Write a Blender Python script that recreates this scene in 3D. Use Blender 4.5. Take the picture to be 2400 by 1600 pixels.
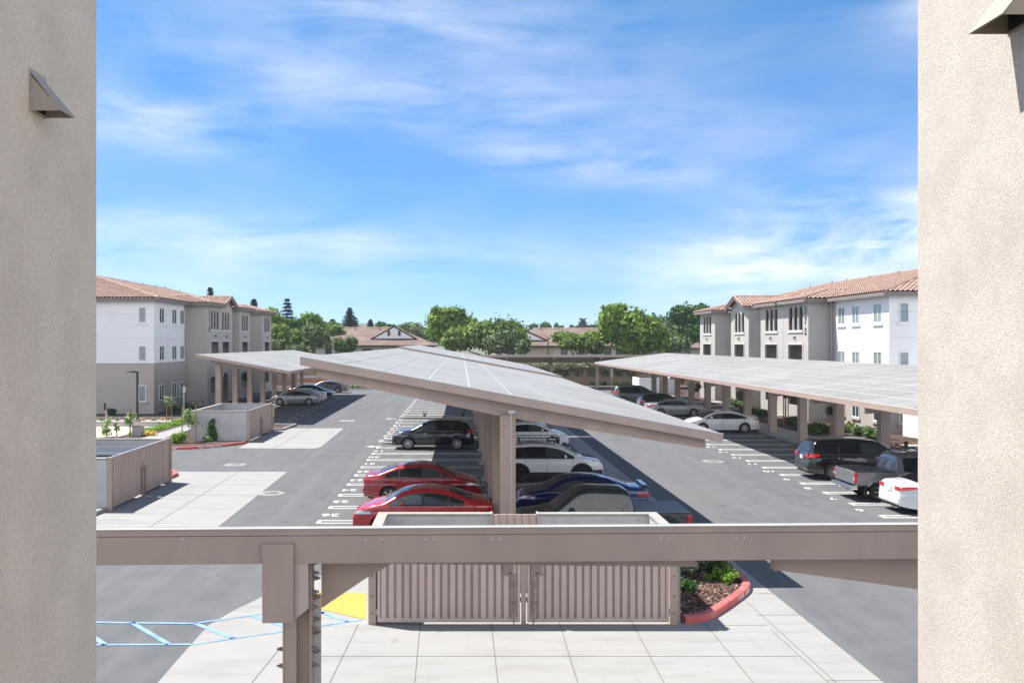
import bpy, bmesh, math, random
import numpy as np
from mathutils import Vector, Matrix
R = math.radians
random.seed(7)
rng = np.random.default_rng(7)
S = bpy.context.scene
COL = S.collection
for o in list(bpy.data.objects):
    bpy.data.objects.remove(o, do_unlink=True)

# ------------------------------------------------------------------ camera
F, CX, CY, EYE = 2050.0, 1080.0, 803.0, 6.1       # focal length and principal point in photo pixels, eye height in metres
cam = bpy.data.cameras.new('camera')
cam.sensor_width = 36.0
cam.lens = F / 2400 * 36.0
cam.shift_x = (1200 - CX) / 2400
cam.shift_y = (CY - 800) / 2400
cam.clip_start, cam.clip_end = 0.05, 9000
camera = bpy.data.objects.new('camera', cam)
camera.location = (0, 0, EYE)
camera.rotation_euler = (R(90), 0, 0)
COL.objects.link(camera)
S.camera = camera

# ------------------------------------------------------------------ light
SUNDIR = Vector((-0.48, 0.20, 1.0)).normalized()   # towards the sun
sun = bpy.data.lights.new('sun', 'SUN')
sun.energy, sun.angle, sun.color = 4.3, R(0.55), (1.0, 0.955, 0.89)
sun_o = bpy.data.objects.new('sun', sun)
sun_o.rotation_euler = SUNDIR.to_track_quat('Z', 'Y').to_euler()
COL.objects.link(sun_o)

world = bpy.data.worlds.new('World')
S.world = world
world.use_nodes = True
wn, wl = world.node_tree.nodes, world.node_tree.links
wn.clear()

def node(nt, typ, **kw):
    n = nt.nodes.new(typ)
    for k, v in kw.items():
        setattr(n, k, v)
    return n

def build_world():
    nt = world.node_tree
    def math_(op, a, b=None, clamp=False):
        n = node(nt, 'ShaderNodeMath', operation=op, use_clamp=clamp)
        for i, v in enumerate((a, b)):
            if v is None:
                continue
            if isinstance(v, (int, float)):
                n.inputs[i].default_value = v
            else:
                wl.new(v, n.inputs[i])
        return n.outputs[0]
    sky = node(nt, 'ShaderNodeTexSky', sky_type='NISHITA')
    sky.sun_disc = False
    sky.sun_elevation = math.asin(SUNDIR.z)
    sky.sun_rotation = math.atan2(SUNDIR.x, SUNDIR.y)
    sky.altitude = 50
    sky.air_density, sky.dust_density, sky.ozone_density = 0.62, 0.0, 0.7
    tint = node(nt, 'ShaderNodeMix', data_type='RGBA', blend_type='MULTIPLY')
    tint.inputs[0].default_value = 1.0
    wl.new(sky.outputs[0], tint.inputs[6])
    tc = node(nt, 'ShaderNodeTexCoord')
    sp = node(nt, 'ShaderNodeSeparateXYZ')
    wl.new(tc.outputs['Generated'], sp.inputs[0])
    az = math_('ARCTAN2', sp.outputs[0], sp.outputs[1])
    el = math_('ARCSINE', sp.outputs[2])
    grad = node(nt, 'ShaderNodeMix', data_type='RGBA')
    wl.new(math_('POWER', math_('MULTIPLY', el, 1 / R(24), clamp=True), 0.8), grad.inputs[0])
    grad.inputs[6].default_value, grad.inputs[7].default_value = SKYTINT_LOW, SKYTINT_HIGH
    wl.new(grad.outputs[2], tint.inputs[7])
    cb = node(nt, 'ShaderNodeCombineXYZ')
    wl.new(az, cb.inputs[0]); wl.new(el, cb.inputs[1])
    def noise(scale, loc, rot, detail, rough, dist):
        m = node(nt, 'ShaderNodeMapping')
        m.inputs['Scale'].default_value = scale
        m.inputs['Location'].default_value = loc
        m.inputs['Rotation'].default_value = (0, 0, rot)
        wl.new(cb.outputs[0], m.inputs[0])
        n = node(nt, 'ShaderNodeTexNoise')
        n.inputs['Scale'].default_value = 1.0
        n.inputs['Detail'].default_value = detail
        n.inputs['Roughness'].default_value = rough
        n.inputs['Distortion'].default_value = dist
        wl.new(m.outputs[0], n.inputs['Vector'])
        return n.outputs[0]
    streak = noise((3.4, 14.0, 1), (3.1, 0.7, 0), R(9), 8, 0.56, 0.9)
    puff = noise((7.0, 13.0, 1), (1.3, 4.2, 2.0), R(6), 8, 0.56, 0.5)
    fine = noise((9.0, 52.0, 1), (5.3, 2.2, 1.0), R(11), 7, 0.6, 1.2)
    # cloud banks: azimuth, elevation (degrees), half length, half height, tilt, strength
    banks = [(-4, 20.8, 14, 2.6, -9, 0.62), (0, 14.9, 20, 2.4, -9, 0.66), (-18.8, 13.3, 6.0, 1.5, -5, 0.9),
             (-11, 6.2, 15, 1.7, -3, 0.85), (21.5, 5.4, 9.0, 2.9, 10, 1.9), (28.5, 6.2, 4, 1.7, 10, 1.2),
             (29, 19.5, 4, 3.0, -40, 0.75), (-22, 4.2, 8, 1.8, -8, 0.7), (9, 11.0, 9, 1.2, -12, 0.45),
             (70, 16, 24, 9, 5, 1.2), (-75, 18, 28, 10, -6, 1.2), (112, 14, 42, 15, 0, 3.0), (165, 20, 50, 20, 4, 3.0), (-140, 20, 50, 20, 4, 3.0)]  # this row lies out of view; its strongest banks are added for fill
    tot = far = None
    for (a0, e0, hl, hh, tilt, k) in banks:
        ca, sa = math.cos(R(tilt)), math.sin(R(tilt))
        da = math_('SUBTRACT', az, R(a0)); de = math_('SUBTRACT', el, R(e0))
        u = math_('DIVIDE', math_('ADD', math_('MULTIPLY', da, ca), math_('MULTIPLY', de, sa)), R(hl))
        v = math_('DIVIDE', math_('SUBTRACT', math_('MULTIPLY', de, ca), math_('MULTIPLY', da, sa)), R(hh))
        r2 = math_('ADD', math_('MULTIPLY', u, u), math_('MULTIPLY', v, v))
        g = math_('MULTIPLY', math_('POWER', 2.718, math_('MULTIPLY', r2, -1.0)), k)
        tot = g if tot is None else math_('ADD', tot, g)
        if k > 2.5: far = g if far is None else math_('ADD', far, g)   # unseen banks added for fill light, brightened by the gain
    tex = math_('ADD', math_('MULTIPLY', streak, 0.55), math_('ADD', math_('MULTIPLY', puff, 0.30), math_('MULTIPLY', fine, 0.15)))
    # density = bank * contrasty texture + a faint veil
    t = math_('MULTIPLY', math_('SUBTRACT', tex, 0.37), 2.7, clamp=True)
    d = math_('MULTIPLY', tot, t)
    veil = math_('MULTIPLY', math_('SUBTRACT', tex, 0.42), 0.30, clamp=True)
    d = math_('ADD', d, veil, clamp=True)
    d = math_('MULTIPLY', d, CLOUDMAX)
    mix = node(nt, 'ShaderNodeMix', data_type='RGBA')
    wl.new(d, mix.inputs[0])
    wl.new(tint.outputs[2], mix.inputs[6])
    mix.inputs[7].default_value = CLOUDCOL
    bg = node(nt, 'ShaderNodeBackground')
    wl.new(math_('MULTIPLY', math_('ADD', math_('MULTIPLY', far, FILLGAIN), 1.0), SKYSTR), bg.inputs[1])
    wl.new(mix.outputs[2], bg.inputs[0])
    out = node(nt, 'ShaderNodeOutputWorld')
    wl.new(bg.outputs[0], out.inputs[0])
SKYTINT_LOW = (0.36, 0.50, 0.83, 1)     # photo grading: a cleaner blue than the raw sky
SKYTINT_HIGH = (0.50, 0.95, 1.14, 1)
CLOUDCOL = (7.0, 6.75, 6.4, 1)
CLOUDMAX = 0.82
SKYSTR = 0.085
FILLGAIN = 0.25
build_world()
S.view_settings.view_transform = 'Standard'
S.view_settings.look = 'None'
S.view_settings.gamma = 1
S.view_settings.exposure = 1.25
S.render.engine = 'CYCLES'
S.cycles.use_denoising = True
S.cycles.max_bounces = 8
S.cycles.diffuse_bounces = 4
S.cycles.caustics_reflective = False
S.cycles.caustics_refractive = False

# ------------------------------------------------------------------ materials
MATS = {}
def mat(name, c, rough=0.8, c2=None, scale=4.0, detail=6, bump=0.0, bscale=40.0, metal=0.0, spec=0.5, coat=0.0, ramp=(0.35, 0.65),
        c3=None, scale3=0.15, amt3=0.3, stretch=(1, 1, 1), island=0.0, emit=None, trans=0.0):
    if name in MATS:
        return MATS[name]
    m = bpy.data.materials.new(name)
    m.use_nodes = True
    nt = m.node_tree
    b = nt.nodes['Principled BSDF']
    b.inputs['Roughness'].default_value = rough
    b.inputs['Metallic'].default_value = metal
    b.inputs['Specular IOR Level'].default_value = spec
    b.inputs['Coat Weight'].default_value = coat
    b.inputs['Coat Roughness'].default_value = 0.04
    tc = node(nt, 'ShaderNodeTexCoord')
    mp = node(nt, 'ShaderNodeMapping')
    mp.inputs['Scale'].default_value = stretch
    nt.links.new(tc.outputs['Object'], mp.inputs[0])
    col = None
    if c2 is not None:
        n = node(nt, 'ShaderNodeTexNoise')
        n.inputs['Scale'].default_value = scale
        n.inputs['Detail'].default_value = detail
        nt.links.new(mp.outputs[0], n.inputs['Vector'])
        r = node(nt, 'ShaderNodeValToRGB')
        r.color_ramp.elements[0].position, r.color_ramp.elements[1].position = ramp
        r.color_ramp.elements[0].color = (*c, 1)
        r.color_ramp.elements[1].color = (*c2, 1)
        nt.links.new(n.outputs[0], r.inputs[0])
        col = r.outputs[0]
    else:
        b.inputs['Base Color'].default_value = (*c, 1)
    if c3 is not None and col is not None:
        n3 = node(nt, 'ShaderNodeTexNoise')
        n3.inputs['Scale'].default_value = scale3
        n3.inputs['Detail'].default_value = 5
        n3.inputs['Roughness'].default_value = 0.6
        nt.links.new(mp.outputs[0], n3.inputs['Vector'])
        r3 = node(nt, 'ShaderNodeValToRGB')
        r3.color_ramp.elements[0].position, r3.color_ramp.elements[1].position = 0.42, 0.66
        r3.color_ramp.elements[0].color = (0, 0, 0, 1)
        r3.color_ramp.elements[1].color = (amt3, amt3, amt3, 1)
        nt.links.new(n3.outputs[0], r3.inputs[0])
        mx = node(nt, 'ShaderNodeMix', data_type='RGBA')
        nt.links.new(r3.outputs[0], mx.inputs[0])
        nt.links.new(col, mx.inputs[6])
        mx.inputs[7].default_value = (*c3, 1)
        col = mx.outputs[2]
    if island > 0 and col is not None:
        g = node(nt, 'ShaderNodeNewGeometry')
        hs = node(nt, 'ShaderNodeHueSaturation')
        mr = node(nt, 'ShaderNodeMapRange')
        mr.inputs['To Min'].default_value, mr.inputs['To Max'].default_value = 1 - island, 1 + island
        nt.links.new(g.outputs['Random Per Island'], mr.inputs[0])
        nt.links.new(mr.outputs[0], hs.inputs['Value'])
        nt.links.new(col, hs.inputs['Color'])
        col = hs.outputs[0]
    if col is not None:
        nt.links.new(col, b.inputs['Base Color'])
    if bump > 0:
        nb = node(nt, 'ShaderNodeTexNoise')
        nb.inputs['Scale'].default_value = bscale
        nb.inputs['Detail'].default_value = 4
        nt.links.new(mp.outputs[0], nb.inputs['Vector'])
        bp = node(nt, 'ShaderNodeBump')
        bp.inputs['Strength'].default_value = bump
        bp.inputs['Distance'].default_value = 0.02
        nt.links.new(nb.outputs[0], bp.inputs['Height'])
        nt.links.new(bp.outputs[0], b.inputs['Normal'])
    if trans > 0:
        b.inputs['Transmission Weight'].default_value = 0
        tr = node(nt, 'ShaderNodeBsdfTranslucent')
        if col is not None:
            nt.links.new(col, tr.inputs[0])
        else:
            tr.inputs[0].default_value = (*c, 1)
        ms = node(nt, 'ShaderNodeMixShader')
        ms.inputs[0].default_value = trans
        nt.links.new(b.outputs[0], ms.inputs[1]); nt.links.new(tr.outputs[0], ms.inputs[2])
        nt.links.new(ms.outputs[0], nt.nodes['Material Output'].inputs[0])
    MATS[name] = m
    return m

M_asphalt = mat('asphalt', (0.088, 0.092, 0.099), 0.92, (0.110, 0.113, 0.119), 1.6, 8, 0.25, 130, c3=(0.128, 0.125, 0.121), scale3=0.16, amt3=0.55, stretch=(1, 0.55, 1), spec=0.3)
def dirty_asphalt(m):
    nt = m.node_tree; b = nt.nodes['Principled BSDF']; src = b.inputs['Base Color'].links[0].from_socket
    tc = node(nt, 'ShaderNodeTexCoord')
    def layer(src, stretch, scale, p0, p1, c, amt, det=4):
        mp = node(nt, 'ShaderNodeMapping'); mp.inputs['Scale'].default_value = stretch
        n = node(nt, 'ShaderNodeTexNoise'); n.inputs['Scale'].default_value = scale; n.inputs['Detail'].default_value = det
        r = node(nt, 'ShaderNodeValToRGB'); r.color_ramp.elements[0].position, r.color_ramp.elements[1].position = p0, p1
        r.color_ramp.elements[0].color = (0, 0, 0, 1); r.color_ramp.elements[1].color = (amt, amt, amt, 1)
        mx = node(nt, 'ShaderNodeMix', data_type='RGBA'); mx.inputs[7].default_value = (*c, 1)
        nt.links.new(tc.outputs['Object'], mp.inputs[0]); nt.links.new(mp.outputs[0], n.inputs['Vector']); nt.links.new(n.outputs[0], r.inputs[0])
        nt.links.new(r.outputs[0], mx.inputs[0]); nt.links.new(src, mx.inputs[6])
        return mx.outputs[2]
    s = layer(src, (1.6, .045, 1), 1.0, .50, .66, (0.125, 0.126, 0.128), .7)       # faint wheel tracks along the aisles
    s = layer(s, (1, 1, 1), 1.15, .66, .74, (0.050, 0.050, 0.052), .65, 6)         # oil spots
    s = layer(s, (1, 1, 1), 90, .62, .70, (0.19, 0.185, 0.18), .5, 2)              # pale aggregate
    nt.links.new(s, b.inputs['Base Color'])
dirty_asphalt(M_asphalt)
M_concrete = mat('concrete', (0.255, 0.252, 0.243), 0.85, (0.30, 0.296, 0.285), 1.1, 9, 0.12, 60, c3=(0.185, 0.180, 0.170), scale3=1.1, amt3=0.6, stretch=(0.35, 1.2, 1))
def dirty_concrete(m):
    nt = m.node_tree; b = nt.nodes['Principled BSDF']; s = b.inputs['Base Color'].links[0].from_socket
    tc = node(nt, 'ShaderNodeTexCoord')
    for (st, sc, p0, p1, c, amt, det) in [((.22, 1.6, 1), 1.4, .53, .68, (0.19, 0.185, 0.175), .55, 6), ((1, 1, 1), 1.7, .645, .72, (0.14, 0.135, 0.125), .5, 7),
                                          ((1.4, .10, 1), 1.6, .60, .70, (0.17, 0.167, 0.16), .35, 4), ((1, 1, 1), 55, .60, .72, (0.20, 0.195, 0.185), .5, 3)]:
        mp = node(nt, 'ShaderNodeMapping'); mp.inputs['Scale'].default_value = st
        n = node(nt, 'ShaderNodeTexNoise'); n.inputs['Scale'].default_value = sc; n.inputs['Detail'].default_value = det; n.inputs['Roughness'].default_value = .6
        r = node(nt, 'ShaderNodeValToRGB'); r.color_ramp.elements[0].position, r.color_ramp.elements[1].position = p0, p1
        r.color_ramp.elements[0].color = (0, 0, 0, 1); r.color_ramp.elements[1].color = (amt, amt, amt, 1)
        mx = node(nt, 'ShaderNodeMix', data_type='RGBA'); mx.inputs[7].default_value = (*c, 1)
        nt.links.new(tc.outputs['Object'], mp.inputs[0]); nt.links.new(mp.outputs[0], n.inputs['Vector']); nt.links.new(n.outputs[0], r.inputs[0])
        nt.links.new(r.outputs[0], mx.inputs[0]); nt.links.new(s, mx.inputs[6]); s = mx.outputs[2]
    nt.links.new(s, b.inputs['Base Color'])
dirty_concrete(M_concrete)
M_joint = mat('concrete joint', (0.14, 0.125, 0.105), 0.95)
M_kerb = mat('kerb concrete', (0.27, 0.265, 0.25), 0.85, (0.32, 0.312, 0.295), 3, 6, 0.1, 60)
M_red = mat('red kerb paint', (0.42, 0.060, 0.055), 0.6, (0.50, 0.10, 0.085), 5, 6, 0.1, 50, c3=(0.50, 0.22, 0.19), scale3=2.0, amt3=0.5)
M_mark = mat('white road paint', (0.62, 0.62, 0.60), 0.7, (0.74, 0.74, 0.73), 3, 7)
M_markworn = mat('worn white paint', (0.30, 0.30, 0.30), 0.8, (0.48, 0.48, 0.47), 5, 7)
M_blue = mat('blue road paint', (0.125, 0.225, 0.43), 0.75, (0.21, 0.33, 0.52), 3, 6)
M_yellow = mat('yellow tactile mat', (0.54, 0.285, 0.050), 0.7, (0.60, 0.325, 0.06), 6, 5, 0.3, 90)
M_mulch = mat('bark mulch', (0.028, 0.016, 0.013), 0.95, (0.12, 0.066, 0.052), 26, 9, 1.0, 30, ramp=(0.38, 0.72))
M_soil = mat('dry soil', (0.16, 0.11, 0.075), 0.95, (0.24, 0.18, 0.12), 3, 8)
M_farland = mat('far ground', (0.06, 0.075, 0.035), 0.95, (0.14, 0.13, 0.08), 0.03, 8)
M_taupe = mat('taupe steel paint', (0.385, 0.288, 0.238), 0.48, (0.41, 0.308, 0.255), 1.5, 5, 0.03, 30, spec=0.4, c3=(0.30, 0.222, 0.188), scale3=1.3, amt3=.45, stretch=(1, 1, .35))
M_taupe_lt = mat('taupe gate paint', (0.49, 0.385, 0.335), 0.55, (0.535, 0.42, 0.37), 0.9, 5, spec=0.4, stretch=(3, 3, 0.4), c3=(0.40, 0.30, 0.255), scale3=0.8, amt3=.5)
M_collar = mat('manhole collar concrete', (0.21, 0.207, 0.198), 0.85, (0.25, 0.246, 0.236), 6, 5)
M_iron = mat('cast iron lid', (0.10, 0.10, 0.10), 0.6, (0.15, 0.15, 0.15), 20, 4)
M_dark = mat('dark gap', (0.01, 0.01, 0.011), 0.8)
M_alu = mat('bare aluminium edge', (0.52, 0.53, 0.54), 0.4, (0.60, 0.60, 0.61), 2, 4, spec=0.5)
M_pframe = mat('panel frame aluminium', (0.40, 0.39, 0.375), 0.45, (0.46, 0.45, 0.43), 2, 4)
M_panel = mat('solar panel glass', (0.222, 0.212, 0.196), 0.48, (0.272, 0.260, 0.242), 0.35, 7, spec=0.3)
M_steel = mat('galvanised steel', (0.40, 0.385, 0.36), 0.45, (0.5, 0.48, 0.45), 8, 4, metal=0.5)
M_bolt = mat('painted bolt', (0.24, 0.19, 0.165), 0.5)
M_cmu = mat('painted block wall', (0.43, 0.425, 0.42), 0.85, (0.48, 0.475, 0.47), 2.0, 6, 0.15, 50)
M_cap = mat('block wall cap', (0.255, 0.245, 0.225), 0.85, (0.30, 0.288, 0.265), 3, 5)
M_white = mat('white stucco', (0.74, 0.735, 0.735), 0.9, (0.78, 0.775, 0.775), 0.7, 6, 0.15, 60)
M_grey = mat('grey beige stucco', (0.40, 0.378, 0.35), 0.9, (0.43, 0.407, 0.38), 0.7, 6, 0.15, 60)
M_taupewall = mat('taupe stucco', (0.395, 0.352, 0.322), 0.9, (0.425, 0.38, 0.35), 0.7, 6, 0.15, 60)
M_trim = mat('pale trim', (0.50, 0.475, 0.45), 0.85, (0.55, 0.53, 0.50), 2, 4)
M_wframe = mat('white window frame', (0.72, 0.73, 0.74), 0.5)
M_glass = mat('window glass', (0.035, 0.065, 0.065), 0.04, spec=1.0)
M_blind = mat('blinds behind glass', (0.20, 0.235, 0.225), 0.08, (0.26, 0.295, 0.28), 2, 2, spec=0.9)
M_tile = mat('clay roof tile', (0.255, 0.155, 0.120), 0.85, (0.325, 0.22, 0.175), 3.5, 6, 0.1, 30, c3=(0.45, 0.34, 0.28), scale3=1.7, amt3=0.6)
M_fascia = mat('roof fascia paint', (0.19, 0.155, 0.14), 0.7, (0.215, 0.175, 0.16), 2, 4)
M_shingle = mat('brown roof shingle', (0.110, 0.070, 0.058), 0.95, (0.155, 0.104, 0.088), 2.2, 8, 0.2, 20, c3=(0.25, 0.185, 0.16), scale3=0.3, amt3=0.5)
M_housewall = mat('cream house wall', (0.40, 0.38, 0.33), 0.9, (0.45, 0.43, 0.38), 0.8, 5)
M_housewall2 = mat('tan house wall', (0.36, 0.28, 0.20), 0.9, (0.41, 0.33, 0.25), 0.8, 5)
M_brownwood = mat('dark brown trim', (0.055, 0.035, 0.028), 0.8)
M_tanwall = mat('tan boundary wall', (0.35, 0.245, 0.175), 0.92, (0.40, 0.285, 0.21), 1.0, 7, 0.2, 20)
M_bark = mat('tree bark', (0.09, 0.065, 0.045), 0.95, (0.16, 0.12, 0.09), 8, 6)
M_stake = mat('wooden stake', (0.33, 0.17, 0.085), 0.85, (0.42, 0.24, 0.13), 9, 5)
M_wood = mat('golden wood slats', (0.50, 0.26, 0.10), 0.6, (0.60, 0.34, 0.15), 5, 5, stretch=(0.3, 4, 1))
M_lamp = mat('bronze lamp metal', (0.035, 0.03, 0.028), 0.45, metal=0.4)
M_signback = mat('sign back metal', (0.42, 0.42, 0.42), 0.4, metal=0.5)
M_door = mat('pale blue door', (0.36, 0.46, 0.46), 0.6)
M_pot = mat('grey planter', (0.30, 0.30, 0.31), 0.7, (0.35, 0.35, 0.36), 4, 4)
M_binblue = mat('dark blue bin steel', (0.030, 0.042, 0.060), 0.5)
M_binrim = mat('pale bin rim', (0.36, 0.38, 0.40), 0.5)
def leafmat(n, c, c2, sc=0.5, isl=0.35, tr=0.38):
    c, c2 = tuple(v * 1.9 for v in c), tuple(v * 1.9 for v in c2)
    return mat(n, c, 0.75, c2, sc, 4, spec=0.25, island=isl, trans=tr)
L_mid = leafmat('mid green leaves', (0.042, 0.070, 0.016), (0.120, 0.165, 0.042), 0.45)
L_bright = leafmat('bright green leaves', (0.050, 0.090, 0.014), (0.150, 0.215, 0.042), 0.4)
L_olive = leafmat('grey green leaves', (0.050, 0.075, 0.030), (0.115, 0.150, 0.070), 0.5)
L_dark = leafmat('dark green leaves', (0.018, 0.045, 0.012), (0.050, 0.105, 0.025), 0.45)
L_conifer = leafmat('blue green needles', (0.020, 0.038, 0.026), (0.055, 0.080, 0.058), 0.6, tr=0.1)
L_lime = leafmat('lime ground cover', (0.075, 0.142, 0.016), (0.135, 0.22, 0.034), 3)
L_shrub = leafmat('shrub leaves', (0.038, 0.066, 0.022), (0.095, 0.145, 0.052), 4)
L_sap = leafmat('sapling leaves', (0.08, 0.13, 0.05), (0.20, 0.27, 0.13), 4)
L_vine = leafmat('creeper leaves', (0.06, 0.065, 0.035), (0.20, 0.20, 0.12), 1.2)
L_dry = leafmat('dry orange leaves', (0.30, 0.18, 0.05), (0.42, 0.32, 0.10), 4)
# vehicles
def paint(n, c, rough=0.28, metal=0.0, c2=None):
    return mat(n, c, rough, metal=metal, coat=1.0, spec=0.5)
P_red = paint('red paint', (0.27, 0.008, 0.011))
P_red2 = paint('bright red paint', (0.36, 0.011, 0.016))
P_black = paint('black paint', (0.006, 0.006, 0.008), 0.2)
P_charcoal = paint('charcoal paint', (0.022, 0.022, 0.026), 0.25, 0.3)
P_white = paint('white paint', (0.66, 0.66, 0.67))
P_silver = paint('silver paint', (0.36, 0.37, 0.38), 0.3, 0.4)
P_slate = paint('slate grey paint', (0.19, 0.195, 0.205), 0.3, 0.4)
P_steelgrey = paint('blue grey paint', (0.14, 0.155, 0.19), 0.3, 0.5)
P_blue = paint('dark blue paint', (0.006, 0.015, 0.085), 0.25, 0.2)
P_green = paint('dark green grey paint', (0.030, 0.040, 0.042), 0.22, 0.2)
M_carglass = mat('car glass', (0.012, 0.015, 0.017), 0.03, spec=0.9)
M_carglass2 = mat('clear windscreen', (0.05, 0.06, 0.065), 0.03, spec=1.0)
M_tyre = mat('tyre rubber', (0.018, 0.018, 0.019), 0.8)
M_rim = mat('alloy rim', (0.55, 0.55, 0.56), 0.3, metal=0.6)
M_rimdark = mat('dark alloy rim', (0.03, 0.03, 0.032), 0.4, metal=0.3)
M_under = mat('black underbody', (0.010, 0.010, 0.011), 0.7)
M_clad = mat('black plastic cladding', (0.020, 0.020, 0.022), 0.6)
M_chrome = mat('chrome', (0.7, 0.7, 0.7), 0.12, metal=1.0)
M_tail = mat('red tail lamp', (0.48, 0.010, 0.010), 0.15, coat=0.8)
M_head = mat('headlamp lens', (0.30, 0.32, 0.34), 0.08, coat=1.0, spec=0.8)
M_plate = mat('licence plate', (0.55, 0.56, 0.60), 0.5)
M_platetext = mat('licence plate characters', (0.03, 0.04, 0.15), 0.6)
# ------------------------------------------------------------------ helpers
OFF = {}
def tag(o, label=None, cat=None, group=None, kind=None):
    if label: o['label'] = label
    if cat: o['category'] = cat
    if group: o['group'] = group
    if kind: o['kind'] = kind
    return o

def thing(name, label, cat, loc=(0, 0, 0), rot=0.0, group=None):
    o = bpy.data.objects.new(name, None)
    o.empty_display_size = 0.2
    o.location = loc
    o.rotation_euler = (0, 0, rot)
    COL.objects.link(o)
    OFF[o.name] = Vector(loc)
    return tag(o, label, cat, group)

class MB:
    def __init__(s):
        s.v, s.f, s.m, s.sm = [], [], [], []
    def add(s, verts, faces, mi=0, smooth=False):
        b = len(s.v)
        s.v.extend([tuple(p) for p in verts])
        for f in faces:
            s.f.append(tuple(i + b for i in f)); s.m.append(mi); s.sm.append(smooth)
    def box(s, x0, x1, y0, y1, z0, z1, mi=0):
        if x0 > x1: x0, x1 = x1, x0
        if y0 > y1: y0, y1 = y1, y0
        if z0 > z1: z0, z1 = z1, z0
        v = [(x0, y0, z0), (x1, y0, z0), (x1, y1, z0), (x0, y1, z0), (x0, y0, z1), (x1, y0, z1), (x1, y1, z1), (x0, y1, z1)]
        s.add(v, [(0, 3, 2, 1), (4, 5, 6, 7), (0, 1, 5, 4), (1, 2, 6, 5), (2, 3, 7, 6), (3, 0, 4, 7)], mi)
        return s
    def hexa(s, p, mi=0):      # 8 points: bottom 4 ccw then top 4
        s.add(p, [(0, 3, 2, 1), (4, 5, 6, 7), (0, 1, 5, 4), (1, 2, 6, 5), (2, 3, 7, 6), (3, 0, 4, 7)], mi)
        return s
    def quad(s, a, b, c, d, mi=0):
        s.add([a, b, c, d], [(0, 1, 2, 3)], mi); return s
    def poly(s, pts, mi=0):
        s.add(pts, [tuple(range(len(pts)))], mi); return s
    def prism(s, pts, d, mi=0):       # pts planar loop, extruded by vector d
        n = len(pts); d = Vector(d)
        top = [tuple(Vector(p) + d) for p in pts]
        fs = [tuple(reversed(range(n))), tuple(range(n, 2 * n))]
        fs += [(i, (i + 1) % n, n + (i + 1) % n, n + i) for i in range(n)]
        s.add(list(pts) + top, fs, mi); return s
    def tube(s, p0, p1, r, n=8, r1=None, mi=0, smooth=True):
        p0, p1 = Vector(p0), Vector(p1)
        r1 = r if r1 is None else r1
        ax = (p1 - p0).normalized()
        u = ax.orthogonal().normalized(); w = ax.cross(u)
        v = []
        for p, rr in ((p0, r), (p1, r1)):
            for i in range(n):
                a = 2 * math.pi * i / n
                v.append(tuple(p + (u * math.cos(a) + w * math.sin(a)) * rr))
        b = len(s.v)
        s.add(v, [(i, (i + 1) % n, n + (i + 1) % n, n + i) for i in range(n)], mi, smooth)
        s.add(v[:n], [tuple(reversed(range(n)))], mi); s.add(v[n:], [tuple(range(n))], mi)
        return s
    def path(s, pts, r, n=8, mi=0):
        for a, b in zip(pts[:-1], pts[1:]):
            s.tube(a, b, r, n, mi=mi)
        return s
    def lathe(s, prof, n=24, axis='z', c=(0, 0, 0), mi=0, smooth=True, closed=False):
        v = []
        for (r, h) in prof:
            for i in range(n):
                a = 2 * math.pi * i / n
                if axis == 'z': v.append((c[0] + r * math.cos(a), c[1] + r * math.sin(a), c[2] + h))
                else: v.append((c[0] + r * math.cos(a), c[1] + h, c[2] + r * math.sin(a)))
        k = len(prof); fs = []
        for j in range(k - 1 if not closed else k):
            for i in range(n):
                a, b = j * n + i, j * n + (i + 1) % n
                c2, d = ((j + 1) % k) * n + (i + 1) % n, ((j + 1) % k) * n + i
                fs.append((a, b, c2, d))
        s.add(v, fs, mi, smooth); return s
    def grid(s, P, mi=0, smooth=True):   # P[i][j] points
        n, m = len(P), len(P[0])
        v = [tuple(p) for row in P for p in row]
        fs = [(i * m + j, (i + 1) * m + j, (i + 1) * m + j + 1, i * m + j + 1) for i in range(n - 1) for j in range(m - 1)]
        s.add(v, fs, mi, smooth); return s
    def build(s, name, mats, parent=None, label=None, local=False, fix=True):
        off = Vector((0, 0, 0)) if (parent is None or local) else OFF[parent.name]
        me = bpy.data.meshes.new(name)
        me.from_pydata([tuple(Vector(p) - off) for p in s.v], [], s.f)
        mats = mats if isinstance(mats, (list, tuple)) else [mats]
        for m in mats: me.materials.append(m)
        me.polygons.foreach_set('material_index', s.m)
        me.polygons.foreach_set('use_smooth', s.sm)
        if fix and len(s.f) < 6000:
            bm = bmesh.new(); bm.from_mesh(me)
            bmesh.ops.recalc_face_normals(bm, faces=bm.faces)
            bm.to_mesh(me); bm.free()
        me.update()
        o = bpy.data.objects.new(name, me)
        COL.objects.link(o)
        if parent is not None: o.parent = parent
        OFF[o.name] = off
        if label: o['label'] = label
        return o

def struct(name, mb, m):
    o = mb.build(name, m); o['kind'] = 'structure'; return o

def copy_tree(o, parent=None):
    c = o.copy(); COL.objects.link(c); c.parent = parent
    OFF[c.name] = OFF.get(o.name, Vector())
    for ch in list(o.children):
        copy_tree(ch, c)
    return c

def bevel(o, w=0.01, seg=2):
    m = o.modifiers.new('bevel', 'BEVEL'); m.width = w; m.segments = seg; m.limit_method = 'ANGLE'; return o

def G(px, py, z=0.0):                 # survey point: where the sight line of a photo pixel meets the ground
    q = (EYE - z) / (py - CY)
    return ((px - CX) * q, F * q, z)

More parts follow.
